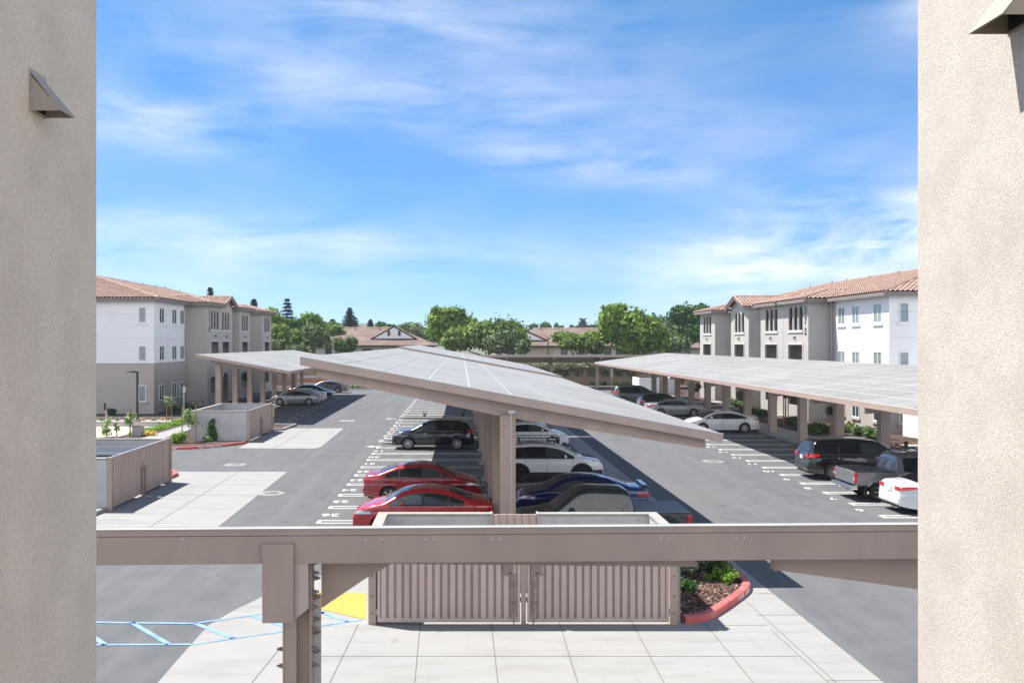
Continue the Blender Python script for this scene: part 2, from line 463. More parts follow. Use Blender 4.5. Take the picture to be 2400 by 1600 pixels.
_tmp = []
def panel(mb, outer, holes, thick, place, mi=0):
    """flat wall with real openings: outer/holes in (u, v), place(u, v, w) -> world, w in 0..thick behind the face"""
    cu = bpy.data.curves.new('tmp', 'CURVE'); cu.dimensions = '2D'; cu.fill_mode = 'BOTH'; cu.extrude = thick / 2
    for loop in [outer] + holes:
        sp = cu.splines.new('POLY'); sp.points.add(len(loop) - 1); sp.use_cyclic_u = True
        for i, (u, v) in enumerate(loop): sp.points[i].co = (u, v, 0, 1)
    ob = bpy.data.objects.new('tmp', cu); COL.objects.link(ob)
    me = ob.to_mesh()
    vs = [place(p.co.x, p.co.y, thick / 2 - p.co.z) for p in me.vertices]
    mb.add(vs, [tuple(p.vertices) for p in me.polygons], mi)
    ob.to_mesh_clear(); bpy.data.objects.remove(ob); bpy.data.curves.remove(cu)
    return mb

def rect(u0, u1, v0, v1): return [(u0, v0), (u1, v0), (u1, v1), (u0, v1)]
def arch(u0, u1, v0, v1, n=10):
    r = (u1 - u0) / 2; c = (u0 + u1) / 2
    return [(u0, v0), (u1, v0)] + [(c + r * math.cos(math.pi * i / n), v1 - r + r * 1.0 * math.sin(math.pi * i / n)) for i in range(n + 1)]

def text_faces(mb, s, size, place, mi=0, bold=0.0, align='CENTER'):
    cu = bpy.data.curves.new('tmp', 'FONT'); cu.body = s; cu.size = size; cu.align_x = align; cu.align_y = 'CENTER'
    cu.resolution_u = 3; cu.offset = bold
    ob = bpy.data.objects.new('tmp', cu); COL.objects.link(ob)
    me = ob.to_mesh()
    vs = [place(p.co.x, p.co.y) for p in me.vertices]
    mb.add(vs, [tuple(p.vertices) for p in me.polygons], mi)
    ob.to_mesh_clear(); bpy.data.objects.remove(ob); bpy.data.curves.remove(cu)
    return mb

# leaves: many small bent leaf faces through the volume of a set of blobs
def leaf_cloud(name, blobs, n, size, m, parent=None, seed=1, shell=0.55, flat=0.0, asp=0.6, off=None):
    g = np.random.default_rng(seed)
    w = np.array([b[3] * b[4] * b[5] for b in blobs]) ** 0.72; w = w / w.sum()
    idx = g.choice(len(blobs), n, p=w)
    B = np.array([b[:6] for b in blobs])[idx]
    d = g.normal(size=(n, 3)); d /= np.linalg.norm(d, axis=1)[:, None]
    rad = shell + (1 - shell) * g.random(n) ** 0.6
    rad *= 1 + 0.19 * g.normal(size=n)
    # lumpy: sub clumps
    lum = 0.10 * np.sin(7 * d[:, 0] + 3 * idx) * np.cos(6 * d[:, 1] + 2 * idx) + 0.08 * np.sin(11 * d[:, 2] + idx)
    P = B[:, :3] + d * B[:, 3:6] * (rad + lum)[:, None]
    nrm = d * 0.8 + g.normal(size=(n, 3)) * 0.75 + np.array([0, 0, 0.35]); nrm /= np.linalg.norm(nrm, axis=1)[:, None]
    t = np.cross(nrm, g.normal(size=(n, 3))); t /= np.linalg.norm(t, axis=1)[:, None] + 1e-9
    b2 = np.cross(nrm, t)
    s = size * (0.6 + 0.8 * g.random(n))[:, None]
    a = P + t * s; c = P - t * s
    bb = P + b2 * s * asp + nrm * s * 0.22; dd = P - b2 * s * asp + nrm * s * 0.22
    V = np.stack([a, bb, c, dd], 1).reshape(-1, 3)
    if off is not None: V = V - np.array(off)
    me = bpy.data.meshes.new(name)
    me.vertices.add(4 * n); me.vertices.foreach_set('co', V.ravel())
    me.loops.add(4 * n); me.loops.foreach_set('vertex_index', np.arange(4 * n, dtype=np.int32))
    me.polygons.add(n); me.polygons.foreach_set('loop_start', np.arange(0, 4 * n, 4, dtype=np.int32))
    me.polygons.foreach_set('loop_total', np.full(n, 4, dtype=np.int32))
    me.materials.append(m); me.update(); me.validate()
    o = bpy.data.objects.new(name, me); COL.objects.link(o)
    if parent is not None: o.parent = parent
    OFF[o.name] = Vector(off) if off is not None else Vector()
    return o

def trunk_mb(base, top, r, limbs, seed=0):
    g = random.Random(seed); mb = MB()
    base, top = Vector(base), Vector(top)
    pts = [base.lerp(top, k / 5) + Vector((g.uniform(-.1, .1), g.uniform(-.1, .1), 0)) * (k > 0) * (r * 4) for k in range(6)]
    for k in range(5):
        mb.tube(pts[k], pts[k + 1], r * (1 - k * .13), 8, r * (1 - (k + 1) * .13))
    for L in limbs:
        s = pts[g.randint(2, 4)]
        e = Vector(L); mid = s.lerp(e, .5) + Vector((0, 0, -.06 * (e - s).length))
        mb.tube(s, mid, r * .45, 6, r * .32); mb.tube(mid, e, r * .32, 6, r * .12)
    return mb

def tree(name, label, x, y, blobs, m, n=2600, size=0.42, group=None, seed=1, r=0.28, cat='tree', base_z=0.0):
    """blobs relative to (x, y, ground)"""
    t = thing(name, label, cat, (x, y, base_z), 0, group)
    B = [(x + b[0], y + b[1], base_z + b[2], b[3], b[4], b[5]) for b in blobs]
    leaf_cloud('crown', B, n, size, m, t, seed, off=(x, y, base_z))
    ztop = max(b[2] for b in blobs)
    trunk_mb((x, y, base_z), (x, y, base_z + ztop * .8), r, [(q[0], q[1], q[2]) for q in B], seed).build('trunk', M_bark, t)
    return t

def conifer(name, label, x, y, h, w, m=None, z0=1.5, group=None, seed=1, levels=12, cat='conifer'):
    t = thing(name, label, cat, (x, y, 0), 0, group)
    g = np.random.default_rng(seed); P = []; T = []
    bl = []
    n = 0
    V = []; Fc = []
    for k in range(levels):
        f = k / (levels - 1)
        z = z0 + (h - z0) * f
        rr = w * (1 - f) ** 0.85 * (0.85 + .3 * g.random()) + .25
        nb = int(13 - 6 * f)
        for j in range(nb):
            a = 2 * math.pi * (j + g.random()) / nb
            L = rr * (0.7 + .45 * g.random())
            steps = max(3, int(L / 0.34))
            for q in range(steps):
                for e in range(5):
                    d = L * (q + .5 + g.normal() * .3) / steps
                    wd = (0.10 + 0.32 * (1 - q / steps)) * (0.3 + rr * .16)
                    px = d * math.cos(a) + g.normal() * wd; py = d * math.sin(a) + g.normal() * wd
                    pz = z - 0.16 * d + g.normal() * .10 + .12 * (q / steps) ** 2 * L
                    s = .42 * (0.7 + .6 * g.random())
                    ta = Vector((math.cos(a + g.normal() * .5), math.sin(a + g.normal() * .5), -.12 + g.normal() * .15)).normalized()
                    tb = ta.cross(Vector((g.normal() * .3, g.normal() * .3, 1))).normalized()
                    c = Vector((px, py, pz)); b = len(V)
                    V += [tuple(c + ta * s), tuple(c + tb * s * .45), tuple(c - ta * s), tuple(c - tb * s * .45)]
                    Fc.append((b, b + 1, b + 2, b + 3))
    mb = MB(); mb.v = V; mb.f = Fc; mb.m = [0] * len(Fc); mb.sm = [False] * len(Fc)
    mb.build('crown', m or L_conifer, t, local=True, fix=False)
    MB().tube((0, 0, 0), (0, 0, h * .96), .22, 8, .04).build('trunk', M_bark, t, local=True)
    return t
# ------------------------------------------------------------------ setting: ground, paving, markings
g = MB(); g.quad((-1900, -60, -.02), (1900, -60, -.02), (1900, 2100, -.02), (-1900, 2100, -.02)); struct('ground', g, M_farland)
g = MB(); g.quad((-60, -6, 0), (60, -6, 0), (60, 125, 0), (-60, 125, 0)); struct('parking_lot', g, M_asphalt)

# concrete: apron in front of the bin enclosure, valley gutter, pads of the bin enclosures on the left
def flat(name, pts, z, m):
    return struct(name, MB().poly([(p[0], p[1], z) for p in pts]), m)
apron = [(-3.6, 13.0), G(369, 1600), G(430, 1530), G(488, 1465), G(548, 1430), G(619, 1396), G(720, 1358), G(835, 1325), G(866, 1296), (-1.98, 24.2), (7.18, 24.2), (7.6, 24.2), (7.6, 13.0)]
flat('concrete_apron', apron, .005, M_concrete)
flat('valley_gutter', [(6.55, 24.2), (7.6, 24.2), (7.6, 92), (6.55, 92)], .005, M_concrete)
j = MB()
def jline(mb, a, b, w=.018, z=.009):
    a, b = Vector((a[0], a[1], 0)), Vector((b[0], b[1], 0)); d = (b - a).normalized(); n = Vector((-d.y, d.x, 0)) * w / 2
    mb.quad(*[(p.x, p.y, z) for p in (a - n, b - n, b + n, a + n)])
for (a, b) in [((590, 1600), (655, 1520)), ((773, 1600), (840, 1462)), ((972, 1600), (985, 1459)), ((1167, 1600), (1151, 1459)), ((1354, 1600), (1310, 1455)), ((1556, 1600), (1480, 1455)), ((1766, 1600), (1650, 1458)), ((1960, 1600), (1745, 1405))]:
    jline(j, G(*a), G(*b))
jline(j, (-2.75, 17.02), (6.55, 17.02)); jline(j, (-2.9, 14.4), (7.6, 14.4)); 
jline(j, (6.6, 13), (6.6, 18.6)); jline(j, (6.6, 19.6), (7.6, 19.6)); jline(j, (6.6, 18.9), (5.0, 18.9)); jline(j, (6.6, 15.8), (7.6, 15.8)); jline(j, (7.2, 21.3), (7.6, 21.3)); jline(j, (7.2, 22.9), (7.6, 22.9))
for y in range(27, 90, 3): jline(j, (6.55, y), (7.6, y), .03)
padA = [(-24, 28.3), (-8.6, 28.3), (-8.2, 28.6), (-8.05, 29.1), (-8.2, 41.4), (-24, 41.4)]
padB = [(-12.9, 50.6), (-8.7, 50.4), (-8.3, 50.7), (-8.2, 51.3), (-8.35, 62.4), (-13.0, 62.4)]
flat('concrete_pad', padA, .005, M_concrete); flat('concrete_pad', padB, .005, M_concrete)
jline(j, (-10.3, 28.3), (-10.5, 41.4), .03); jline(j, (-10.8, 50.5), (-10.8, 62.4), .04)
jline(j, (-12.7, 35), (-8.1, 35), .02); jline(j, (-12.9, 56.5), (-8.3, 56.5), .03)
struct('concrete_joints', j, M_joint)

# parking stalls: double white hairpin lines
lines, worn = MB(), MB()
def hairpin(mb, x0, x1, y, end, sp=.42, w=.085, z=.007):
    """two lines sp apart joined at the drive end"""
    for s in (-1, 1):
        mb.quad((x0, y + s * sp / 2 - w / 2, z), (x1, y + s * sp / 2 - w / 2, z), (x1, y + s * sp / 2 + w / 2, z), (x0, y + s * sp / 2 + w / 2, z))
    if end is not None:
        e0, e1 = (end, end + .14) if end < (x0 + x1) / 2 else (end - .14, end)
        mb.quad((e0, y - sp / 2 + w / 2, z), (e1, y - sp / 2 + w / 2, z), (e1, y + sp / 2 - w / 2, z), (e0, y + sp / 2 - w / 2, z))
LY = [29.8 + 2.62 * k for k in range(9)]
LY2 = [56.0 + 2.6 * k for k in range(6)]
LY3 = [73.9 + 2.75 * k for k in range(9)]
for y in LY + LY2 + LY3: hairpin(lines, -4.9, 1.05, y, -4.9)
for y in [27.1] + LY + LY2 + LY3:
    hairpin(lines, 1.5, 6.4, y, 6.4)
RY = [30.7 + 2.413 * k for k in range(25)]
for y in RY: hairpin(lines, 14.75, 20.1, y, 14.75, sp=.36, w=.09)
for k in range(15): hairpin(worn, -18.2, -13.0, 64.6 + 2.64 * k, -13.0)
struct('stall_lines', lines, M_mark); struct('stall_lines', worn, M_markworn)
num = MB()
def number(s, x, y, size=.66):
    text_faces(num, s, size, lambda u, v: (x - u, y - v, .0075), bold=.004)
for k, s in enumerate(['26', '25', '24', '23', '22', '21', '20', '19']):
    number(s, -4.62, 31.0 + 2.62 * k)
for k in range(5): number(str(18 - k), -4.75, 57.3 + 2.6 * k)
for k in range(8): number(str(13 - k), -4.8, 75.3 + 2.75 * k)
for k in range(14): number(str(6 + k), 14.55 + (.1 if k > 3 else 0), 31.9 + 2.413 * k, .60)
for k in range(13): number(str(40 + k), -13.6, 65.9 + 2.64 * k)
# direction arrows beside the islands
for (x, y) in [(-5.1, 51.4), (-5.6, 70.2)]:
    num.poly([(x - .5, y, .007), (x - .05, y - .3, .007), (x - .05, y - .1, .007), (x + .45, y - .1, .007), (x + .45, y + .1, .007), (x - .05, y + .1, .007), (x - .05, y + .3, .007)])
num.quad((-9.5, 68.3, .007), (-8.3, 68.3, .007), (-8.3, 68.6, .007), (-9.5, 68.6, .007))
struct('stall_numbers', num, M_mark)

# blue hatched walkway and yellow tactile mat
b = MB()
def bline(p, q, w=.09):
    a, c = G(*p), G(*q); jline(b, a, c, w, .012)
bline((190, 1458), (455, 1461)); bline((455, 1461), (616, 1438)); bline((616, 1438), (700, 1427))
bline((190, 1511), (449, 1510)); bline((449, 1510), (663, 1479)); bline((663, 1479), (848, 1452))
for p, q in [((309, 1459), (396, 1510)), ((215, 1490), (247, 1511)), ((458, 1461), (547, 1496)), ((592, 1443), (690, 1475)), ((745, 1431), (815, 1457)), ((700, 1427), (760, 1437))]:
    bline(p, q, .12)
struct('blue_walkway_lines', b, M_blue)
mt = MB(); pts = [G(690, 1414), G(858, 1452), G(858, 1389), G(720, 1386)]
mt.poly([(p[0], p[1], .014) for p in pts])
A, B2, C, D = [Vector(p) for p in pts]
for i in range(40):
    for k in range(16):
        u, v = (i + .5) / 40, (k + .5) / 16
        p = A.lerp(B2, u).lerp(D.lerp(C, u), v); r = .017
        mt.lathe([(r, .014), (r * .6, .022), (0.001, .023)], 5, 'z', (p.x, p.y, 0))
struct('tactile_paving', mt, M_yellow)

# manholes with pale concrete collars
for (px, py, lab) in [(551.7, 1088.5, 'round manhole cover in a pale concrete collar, between the two left concrete pads'), (635, 1155.5, 'round manhole cover in a pale concrete collar, touching the near left concrete pad'), (1671, 1081, 'round manhole cover in a pale concrete collar, in the right drive aisle')]:
    x, y, _ = G(px, py)
    t = thing('manhole_cover', lab, 'manhole cover', (x, y, 0), 0, 'manhole covers in the asphalt')
    MB().lathe([(.30, .010), (.52, .011), (.55, .004)], 28).build('collar', M_collar, t, local=True)
    MB().lathe([(.001, .014), (.30, .014), (.31, .004)], 28).build('lid', M_iron, t, local=True)

# kerbs, beds, pavements
def kerb(name, pts, m, w=.16, h=.15, close=False):
    mb = MB(); P = [Vector((p[0], p[1], 0)) for p in pts]; n = len(P); Lh, Rh = [], []
    for i in range(n):
        if close: a, c = P[i - 1], P[(i + 1) % n]
        else: a, c = P[max(i - 1, 0)], P[min(i + 1, n - 1)]
        d = (c - a).normalized(); nn = Vector((-d.y, d.x, 0))
        Lh.append(P[i] + nn * w / 2); Rh.append(P[i] - nn * w / 2)
    prof = [(0, .0), (0, h - .02), (.02 / w, h), (1 - .02 / w, h), (1, h - .02), (1, 0)]
    rows = [[(Rh[i].lerp(Lh[i], t).x, Rh[i].lerp(Lh[i], t).y, z) for t, z in prof] for i in range(n)]
    if close: rows.append(rows[0])
    mb.grid(rows, smooth=False)
    if not close: mb.poly(rows[0]); mb.poly(rows[-1])
    return struct(name, mb, m)
def smooth(pts, k=3):
    for _ in range(k):
        q = [pts[0]]
        for a, c in zip(pts[:-1], pts[1:]):
            q += [(a[0] * .75 + c[0] * .25, a[1] * .75 + c[1] * .25), (a[0] * .25 + c[0] * .75, a[1] * .25 + c[1] * .75)]
        q.append(pts[-1]); pts = q
    return pts
def mound(name, loop, z, m, amp=.02, seed=1):
    return struct(name, MB().poly([(p[0], p[1], z) for p in loop]), m)

def chips(name, n, inside, z, size, m, seed):
    gg = random.Random(seed); mb = MB(); k = 0
    x0, x1, y0, y1 = inside[0]
    while k < n:
        x, y = gg.uniform(x0, x1), gg.uniform(y0, y1)
        if not inside[1](x, y): continue
        k += 1
        a = gg.uniform(0, 6.28); s = size * gg.uniform(.5, 1.4); tz = gg.uniform(-.5, .5) * s
        d, e = Vector((math.cos(a) * s, math.sin(a) * s, tz)), Vector((-math.sin(a) * s * .35, math.cos(a) * s * .35, gg.uniform(-.3, .3) * s))
        c = Vector((x, y, z + gg.uniform(0, .03)))
        mb.quad(*[tuple(p) for p in (c - d - e, c + d - e, c + d + e, c - d + e)])
    o = mb.build(name, m, fix=False); o['kind'] = 'stuff'; return o
M_chip = mat('bark chips', (0.10, 0.055, 0.042), 0.95, (0.30, 0.18, 0.13), 3, 3, island=0.55)
# bed on the right of the near bin enclosure
cp = smooth([(4.86, 19.08), (5.3, 19.2), (5.68, 19.6), (6.42, 20.6), (6.98, 21.4), (7.17, 22.0), (7.19, 23.0), (7.19, 24.0)], 3)
kerb('red_kerb', cp, M_red, .20, .16)
bed = [(4.86, 19.08)] + cp[1:] + [(4.86, 24.0)]
mound('planting_bed', bed, .11, M_mulch)
def in_bed(x, y):
    return x < 7.05 and y > float(np.interp(x, [4.86, 5.3, 5.65, 6.4, 6.95, 7.1], [19.2, 19.36, 19.8, 20.8, 21.65, 22.4]))
chips('bark_chips', 2600, ((4.86, 7.05, 19.1, 23.9), in_bed), .115, .035, M_chip, 4)
txt = MB()
# "FIRE LANE" on the kerb face, letters follow the curve
def curb_text(mb, s, pts, start, size, off, z, gap=1.0):
    P = [Vector((p[0], p[1], 0)) for p in pts]; seg = [(P[i + 1] - P[i]).length for i in range(len(P) - 1)]
    pos = start
    for ch in s:
        d = pos; i = 0
        while i < len(seg) - 1 and d > seg[i]: d -= seg[i]; i += 1
        t = (P[i + 1] - P[i]).normalized(); n = Vector((t.y, -t.x, 0)); c = P[i] + t * d + n * off
        if ch != ' ':
            text_faces(mb, ch, size, lambda u, v: tuple(c + t * u + Vector((0, 0, z + v))), bold=.006)
        pos += size * .72 * gap
curb_text(txt, 'FIRE LANE', cp, 2.35, .15, .104, .075)
struct('kerb_lettering', txt, M_mark)
# island kerb noses etc on the left
cl = smooth([(-30, 49.9), (-20, 49.85), (-16.7, 49.85), (-15.2, 50.3), (-13.9, 51.4), (-13.05, 52.9)], 2)
kerb('red_kerb', cl, M_red, .18, .15)
tx2 = MB()
sl = MB()
curb_text(tx2, 'NO PARKING', cl, 15.05, .24, .094, .07, .8)
curb_text(tx2, 'FIRE LANE', cl, 12.7, .22, .094, .07, .8)
struct('kerb_lettering', tx2, M_mark)
mound('planting_bed', cl + [(-13.1, 53.8), (-30, 53.8)], .09, M_mulch)
mound('planting_bed', [(-18.6, 53.7), (-16.5, 53.7), (-16.5, 66), (-18.6, 66)], .075, M_mulch)
mound('planting_bed', [(-46, 53.7), (-20.0, 53.7), (-20.0, 66.2), (-46, 64.2)], .08, M_mulch)
mound('planting_bed', [(-46, 66.8), (-20.0, 68.3), (-20.0, 96), (-24, 96), (-24, 90), (-46, 90)], .06, M_mulch)
def pave(name, pts, h=.10): return struct(name, MB().prism([(p[0], p[1], 0) for p in pts], (0, 0, h)), M_concrete)
pave('pavement', [(-20.0, 49.95), (-18.6, 49.95), (-18.6, 66.0), (-20.0, 66.0)], .13)
pave('pavement', [(-46, 64.2), (-20.0, 66.2), (-18.6, 66.0), (-17.9, 66.0), (-17.9, 110), (-20, 110), (-20.0, 68.3), (-46, 66.8)], .12)
# kerb noses beside the enclosures
n1 = smooth([(-15.0, 41.2), (-13.5, 41.05), (-13.05, 40.2), (-13.05, 39.2), (-13.3, 38.6)], 3)
kerb('red_kerb', n1, M_red, .2, .16); mound('planting_bed', n1 + [(-16, 38.6), (-16, 41.2)], .1, M_mulch)
n2 = smooth([(-13.2, 28.8), (-13.1, 31.4), (-12.8, 31.6)], 2)
kerb('kerb', [(-13.2, 27.6), (-13.0, 30.4), (-12.9, 31.6)], M_kerb, .2, .16); mound('planting_bed', [(-22, 27.6), (-13.2, 27.6), (-13.0, 30.4), (-12.9, 31.6), (-22, 31.6)], .1, M_mulch)
n3 = [(-13.1, 60.4), (-12.4, 60.9), (-12.1, 64.3), (-18.2, 64.3)]
kerb('kerb', n3, M_kerb, .2, .16); mound('planting_bed', [(-13.1, 60.4), (-12.4, 60.9), (-12.1, 64.2), (-18.2, 64.2), (-18.2, 61.2)], .1, M_mulch)
# islands in the middle row
for (y0, y1, lab) in [(52.3, 53.9, 1), (70.0, 71.5, 2)]:
    isl = smooth([(1.0, y0), (-3.4, y0), (-4.5, y0 + .1), (-5.0, (y0 + y1) / 2), (-4.5, y1 - .1), (-3.4, y1), (1.0, y1)], 3)
    kerb('kerb', isl, M_kerb, .26, .17); mound('planting_bed', isl, .12, M_mulch)
# right side pavement and bed
pave('pavement', [(20.2, 28), (22.5, 28), (22.5, 103.5), (20.2, 103.5)], .14)
mound('planting_bed', [(22.5, 50), (46, 50), (46, 118), (22.5, 118)], .09, M_mulch)
flat('pavement', [(22.5, 44), (46, 44), (46, 51.6), (22.5, 51.6)], .11, M_concrete)
pave('pavement', [(22.5, 78.2), (26.4, 78.2), (26.4, 79.6), (22.5, 79.6)], .12)
for (y0, y1) in [(71.6, 73.0), (82.2, 84.4), (87.4, 90.2)]:
    pave('pavement', [(22.5, y0), (26.5, y0), (26.5, y1), (22.5, y1)], .13)
pave('pavement', [(22.5, 86), (24.0, 86), (24.0, 103.5), (22.5, 103.5)], .125)
# far end
kerb('kerb', smooth([(-20, 113.2), (-12.6, 113.2), (-11.2, 114.4), (-11.0, 117)], 2), M_kerb, .25, .16)
mound('planting_bed', [(-60, 113.4), (-12.6, 113.4), (-11.3, 114.5), (-11.0, 117), (-11, 124), (-60, 124)], .1, M_mulch)
flat('planting_bed', [(-11, 120.3), (60, 120.3), (60, 124), (-11, 124)], .06, M_soil)
kerb('kerb', [(-11, 120.2), (60, 120.2)], M_kerb, .25, .16)

# far hills: a rolling ridge under the skyline
hm = MB(); rows = []
for i in range(121):
    x = -1600 + i * 3200 / 120
    a = x / 1500 * 2050 + 1080
    h = 6.1 + 1500 * (48 - max(0, (a - 850)) * .055 if a < 1400 else 16) / 2050
    h = max(h, 10) + 2.2 * math.sin(i * .31) + 1.4 * math.sin(i * .83)
    rows.append([(x, 1300, -.02), (x, 1400, h * .55 + 1.5 * math.sin(i * 1.3)), (x, 1500, h), (x, 1700, h * .9), (x, 2000, -.02)])
hm.grid(rows)
M_hill = mat('distant wooded hill', (0.035, 0.06, 0.025), 0.95, (0.09, 0.10, 0.06), 0.02, 8)
struct('hills', hm, M_hill)
# ------------------------------------------------------------------ the two stucco piers that frame the view
def stucco(name, c, c2, bstr, bsc):
    m = mat(name, c, 0.92, c2, 75 if bsc > 100 else 48, 8, bstr, bsc, c3=tuple(v * .80 for v in c), scale3=2.2, amt3=.40)
    return m
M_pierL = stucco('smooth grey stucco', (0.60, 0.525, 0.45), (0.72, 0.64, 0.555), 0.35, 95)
M_pierR = stucco('rough beige stucco', (0.46, 0.41, 0.355), (0.60, 0.55, 0.49), 0.25, 150)
M_hoodL = mat('hood sheet metal', (0.36, 0.315, 0.28), 0.55, (0.39, 0.34, 0.305), 3, 4)
M_hoodR = mat('cream hood sheet metal', (0.33, 0.285, 0.23), 0.55, (0.36, 0.31, 0.255), 3, 4)
XL, XR, YW = -2.2, 2.76, 5.3
def pier(name, lab, x0, x1, m):
    t = thing(name, lab, 'wall', ((x0 + x1) / 2, YW - 3, 0))
    mb = MB(); face = x1 if x1 < 0 else x0
    # fine grid on the visible face so the edge is not razor straight
    mb.box(x0, x1, -2.5, YW, -.02, 10.5)
    o = mb.build('stucco_face', m, t); bevel(o, .025, 3)
    return t
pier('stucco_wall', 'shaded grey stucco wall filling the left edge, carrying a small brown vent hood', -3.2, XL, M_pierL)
pier('stucco_wall', 'sunlit rough beige stucco wall filling the right edge, carrying a cream vent hood', XR, 3.7, M_pierR)

def vent_hood(lab, xw, sgn, y0, y1, z0, hgt, proj, m):
    t = thing('vent_hood', lab, 'vent hood', (xw, (y0 + y1) / 2, z0), 0)
    k = .004
    A = lambda dx, y, z: (xw + sgn * dx, y, z)
    mb = MB()
    # side cheeks, sloping top, small back flange; open underneath
    for y in (y0, y1):
        mb.prism([A(0, y, z0), A(proj, y, z0), A(0, y, z0 + hgt)], (0, k if y == y0 else -k, 0))
    mb.hexa([A(-.01, y0, z0 + hgt), A(proj + .004, y0, z0 - .002), A(proj + .004, y1, z0 - .002), A(-.01, y1, z0 + hgt),
             A(-.01, y0, z0 + hgt + k * 2), A(proj + .008, y0, z0 + k), A(proj + .008, y1, z0 + k), A(-.01, y1, z0 + hgt + k * 2)])
    mb.build('hood', m, t)
    MB().box(xw + sgn * .002, xw + sgn * .012, y0 + .01, y1 - .01, z0 + .012, z0 + hgt * .8).build('duct_opening', M_dark, t)
    MB().box(xw - sgn * .004, xw + sgn * .005, y0 - .012, y1 + .012, z0 - .004, z0 + hgt + .016).build('back_flange', m, t)
    return t
vent_hood('small wedge shaped grey brown vent hood on the shaded left stucco wall', XL, 1, 4.465, 4.62, 7.285, .20, .155, M_hoodL)
vent_hood('cream wedge shaped vent hood casting a shadow on the sunlit right stucco wall', XR, -1, 4.13, 4.40, 7.65, .27, .195, M_hoodR)

# ------------------------------------------------------------------ near carport: level edge beam seen just below eye level
def xform(ang, cx, cy):
    c, s = math.cos(ang), math.sin(ang)
    return lambda x, y, z: (cx + c * x - s * y, cy + s * x + c * y, z)
nc = thing('carport', 'taupe carport edge beam with bolted column crossing the foreground before the bin enclosure', 'carport', (-2.2, 12.4, 0), 0, 'taupe solar carports')
nt_ = xform(math.atan2(.37, 11.6), 0, 12.36)
def nbox(x0, x1, y0, y1, z0, z1, mi=0, mb=None):
    p = [nt_(x, y, z) for z in (z0, z1) for (x, y) in ((x0, y0), (x1, y0), (x1, y1), (x0, y1))]
    mb.hexa(p, mi)
BX0, BX1 = -6.5, 8.5
mb = MB(); nbox(BX0, BX1, 0, .12, 3.00, 3.39, mb=mb); mb.build('edge_beam', M_taupe, nc)
mb = MB(); nbox(BX0, BX1, .008, .10, 3.388, 3.40, mb=mb); mb.build('shadow_gap', M_dark, nc)
mb = MB(); nbox(BX0, BX1, -.012, .12, 3.40, 3.487, mb=mb); nbox(BX0, BX1, -.016, -.006, 3.455, 3.46, mb=mb); mb.build('edge_trim', M_taupe, nc)
mb = MB(); nbox(BX0, BX1, -.022, .075, 3.488, 3.500, mb=mb); mb.build('edge_flashing', M_pframe, nc)
# deck falling away behind the beam, seen edge on
mb = MB()
p = [nt_(x, y, 3.482 - (y - .075) * .222 + dz) for dz in (0, .03) for (x, y) in ((BX0, .076), (BX1, .076), (BX1, 2.6), (BX0, 2.6))]
mb.hexa(p); mb.build('panel_array', M_alu, nc)
for x in (-3.9, -1.34, -1.13, -.5, -.38, .44, .56, 2.85, 2.97, 3.93, 4.05):
    c = nt_(x, -.001, 3.33 if x > -2 else 3.36); MB().tube(c, (c[0], c[1] - .006, c[2]), .010, 8).build('screw_head', M_wframe, nc)
# column, bracket and bolts
mb = MB()
nbox(-2.50, -2.335, .14, .175, 0, 2.98, mb=mb)
nbox(-2.33, -2.14, .26, .29, 0, 2.98, mb=mb)
nbox(-2.36, -2.33, .15, .42, 0, 2.98, mb=mb)
nbox(-2.525, -2.50, .13, .44, 0, 2.98, mb=mb)
nbox(-2.145, -2.12, .13, .44, 0, 2.99, mb=mb)
mb.build('column', M_taupe, nc)
mb = MB(); nbox(-2.118, -2.02, .42, .46, 0, 2.45, mb=mb); mb.build('column_flange', M_trim, nc)  # pale colour stands in for sunlight on this flange
mb = MB()
p0 = [(-2.78, 3.29), (-2.775, 2.19), (-2.345, 2.19), (-2.345, 3.29)]
mb.prism([nt_(x, -.06, z) for x, z in p0], Vector(nt_(0, .055, 0)) - Vector(nt_(0, 0, 0)))
mb.build('bracket_cover', M_taupe, nc)
mb = MB()
mb.prism([nt_(x, .02, z) for x, z in ((-2.345, 3.0), (-2.345, 2.20), (-2.15, 2.36), (-2.15, 3.0))], Vector(nt_(0, .10, 0)) - Vector(nt_(0, 0, 0)))
mb.build('bracket_web', M_taupe_lt, nc)
for (x, y, z, d) in [(-2.12, .34, 2.93, 1), (-2.12, .20, 2.82, 1), (-2.12, .36, 2.70, 1), (-2.12, .20, 2.55, 1), (-2.12, .34, 2.43, 1), (-2.12, .20, 2.33, 1), (-2.12, .36, 2.11, 1), (-2.12, .22, 2.01, 1), (-2.12, .36, 1.92, 1), (-2.12, .20, 1.74, 1), (-2.12, .36, 1.65, 1), (-2.12, .22, 1.50, 1), (-2.525, .25, 1.72, -1), (-2.525, .25, 1.48, -1)]:
    mb = MB(); c = Vector(nt_(x, y, z)); e = Vector(nt_(x + d, y, z)) - c
    mb.tube(c, c + e * .022, .040, 16, smooth=False); mb.tube(c + e * .02, c + e * .065, .032, 6, smooth=False); mb.tube(c + e * .065, c + e * .10, .017, 8)
    mb.build('bolt', M_bolt, nc)
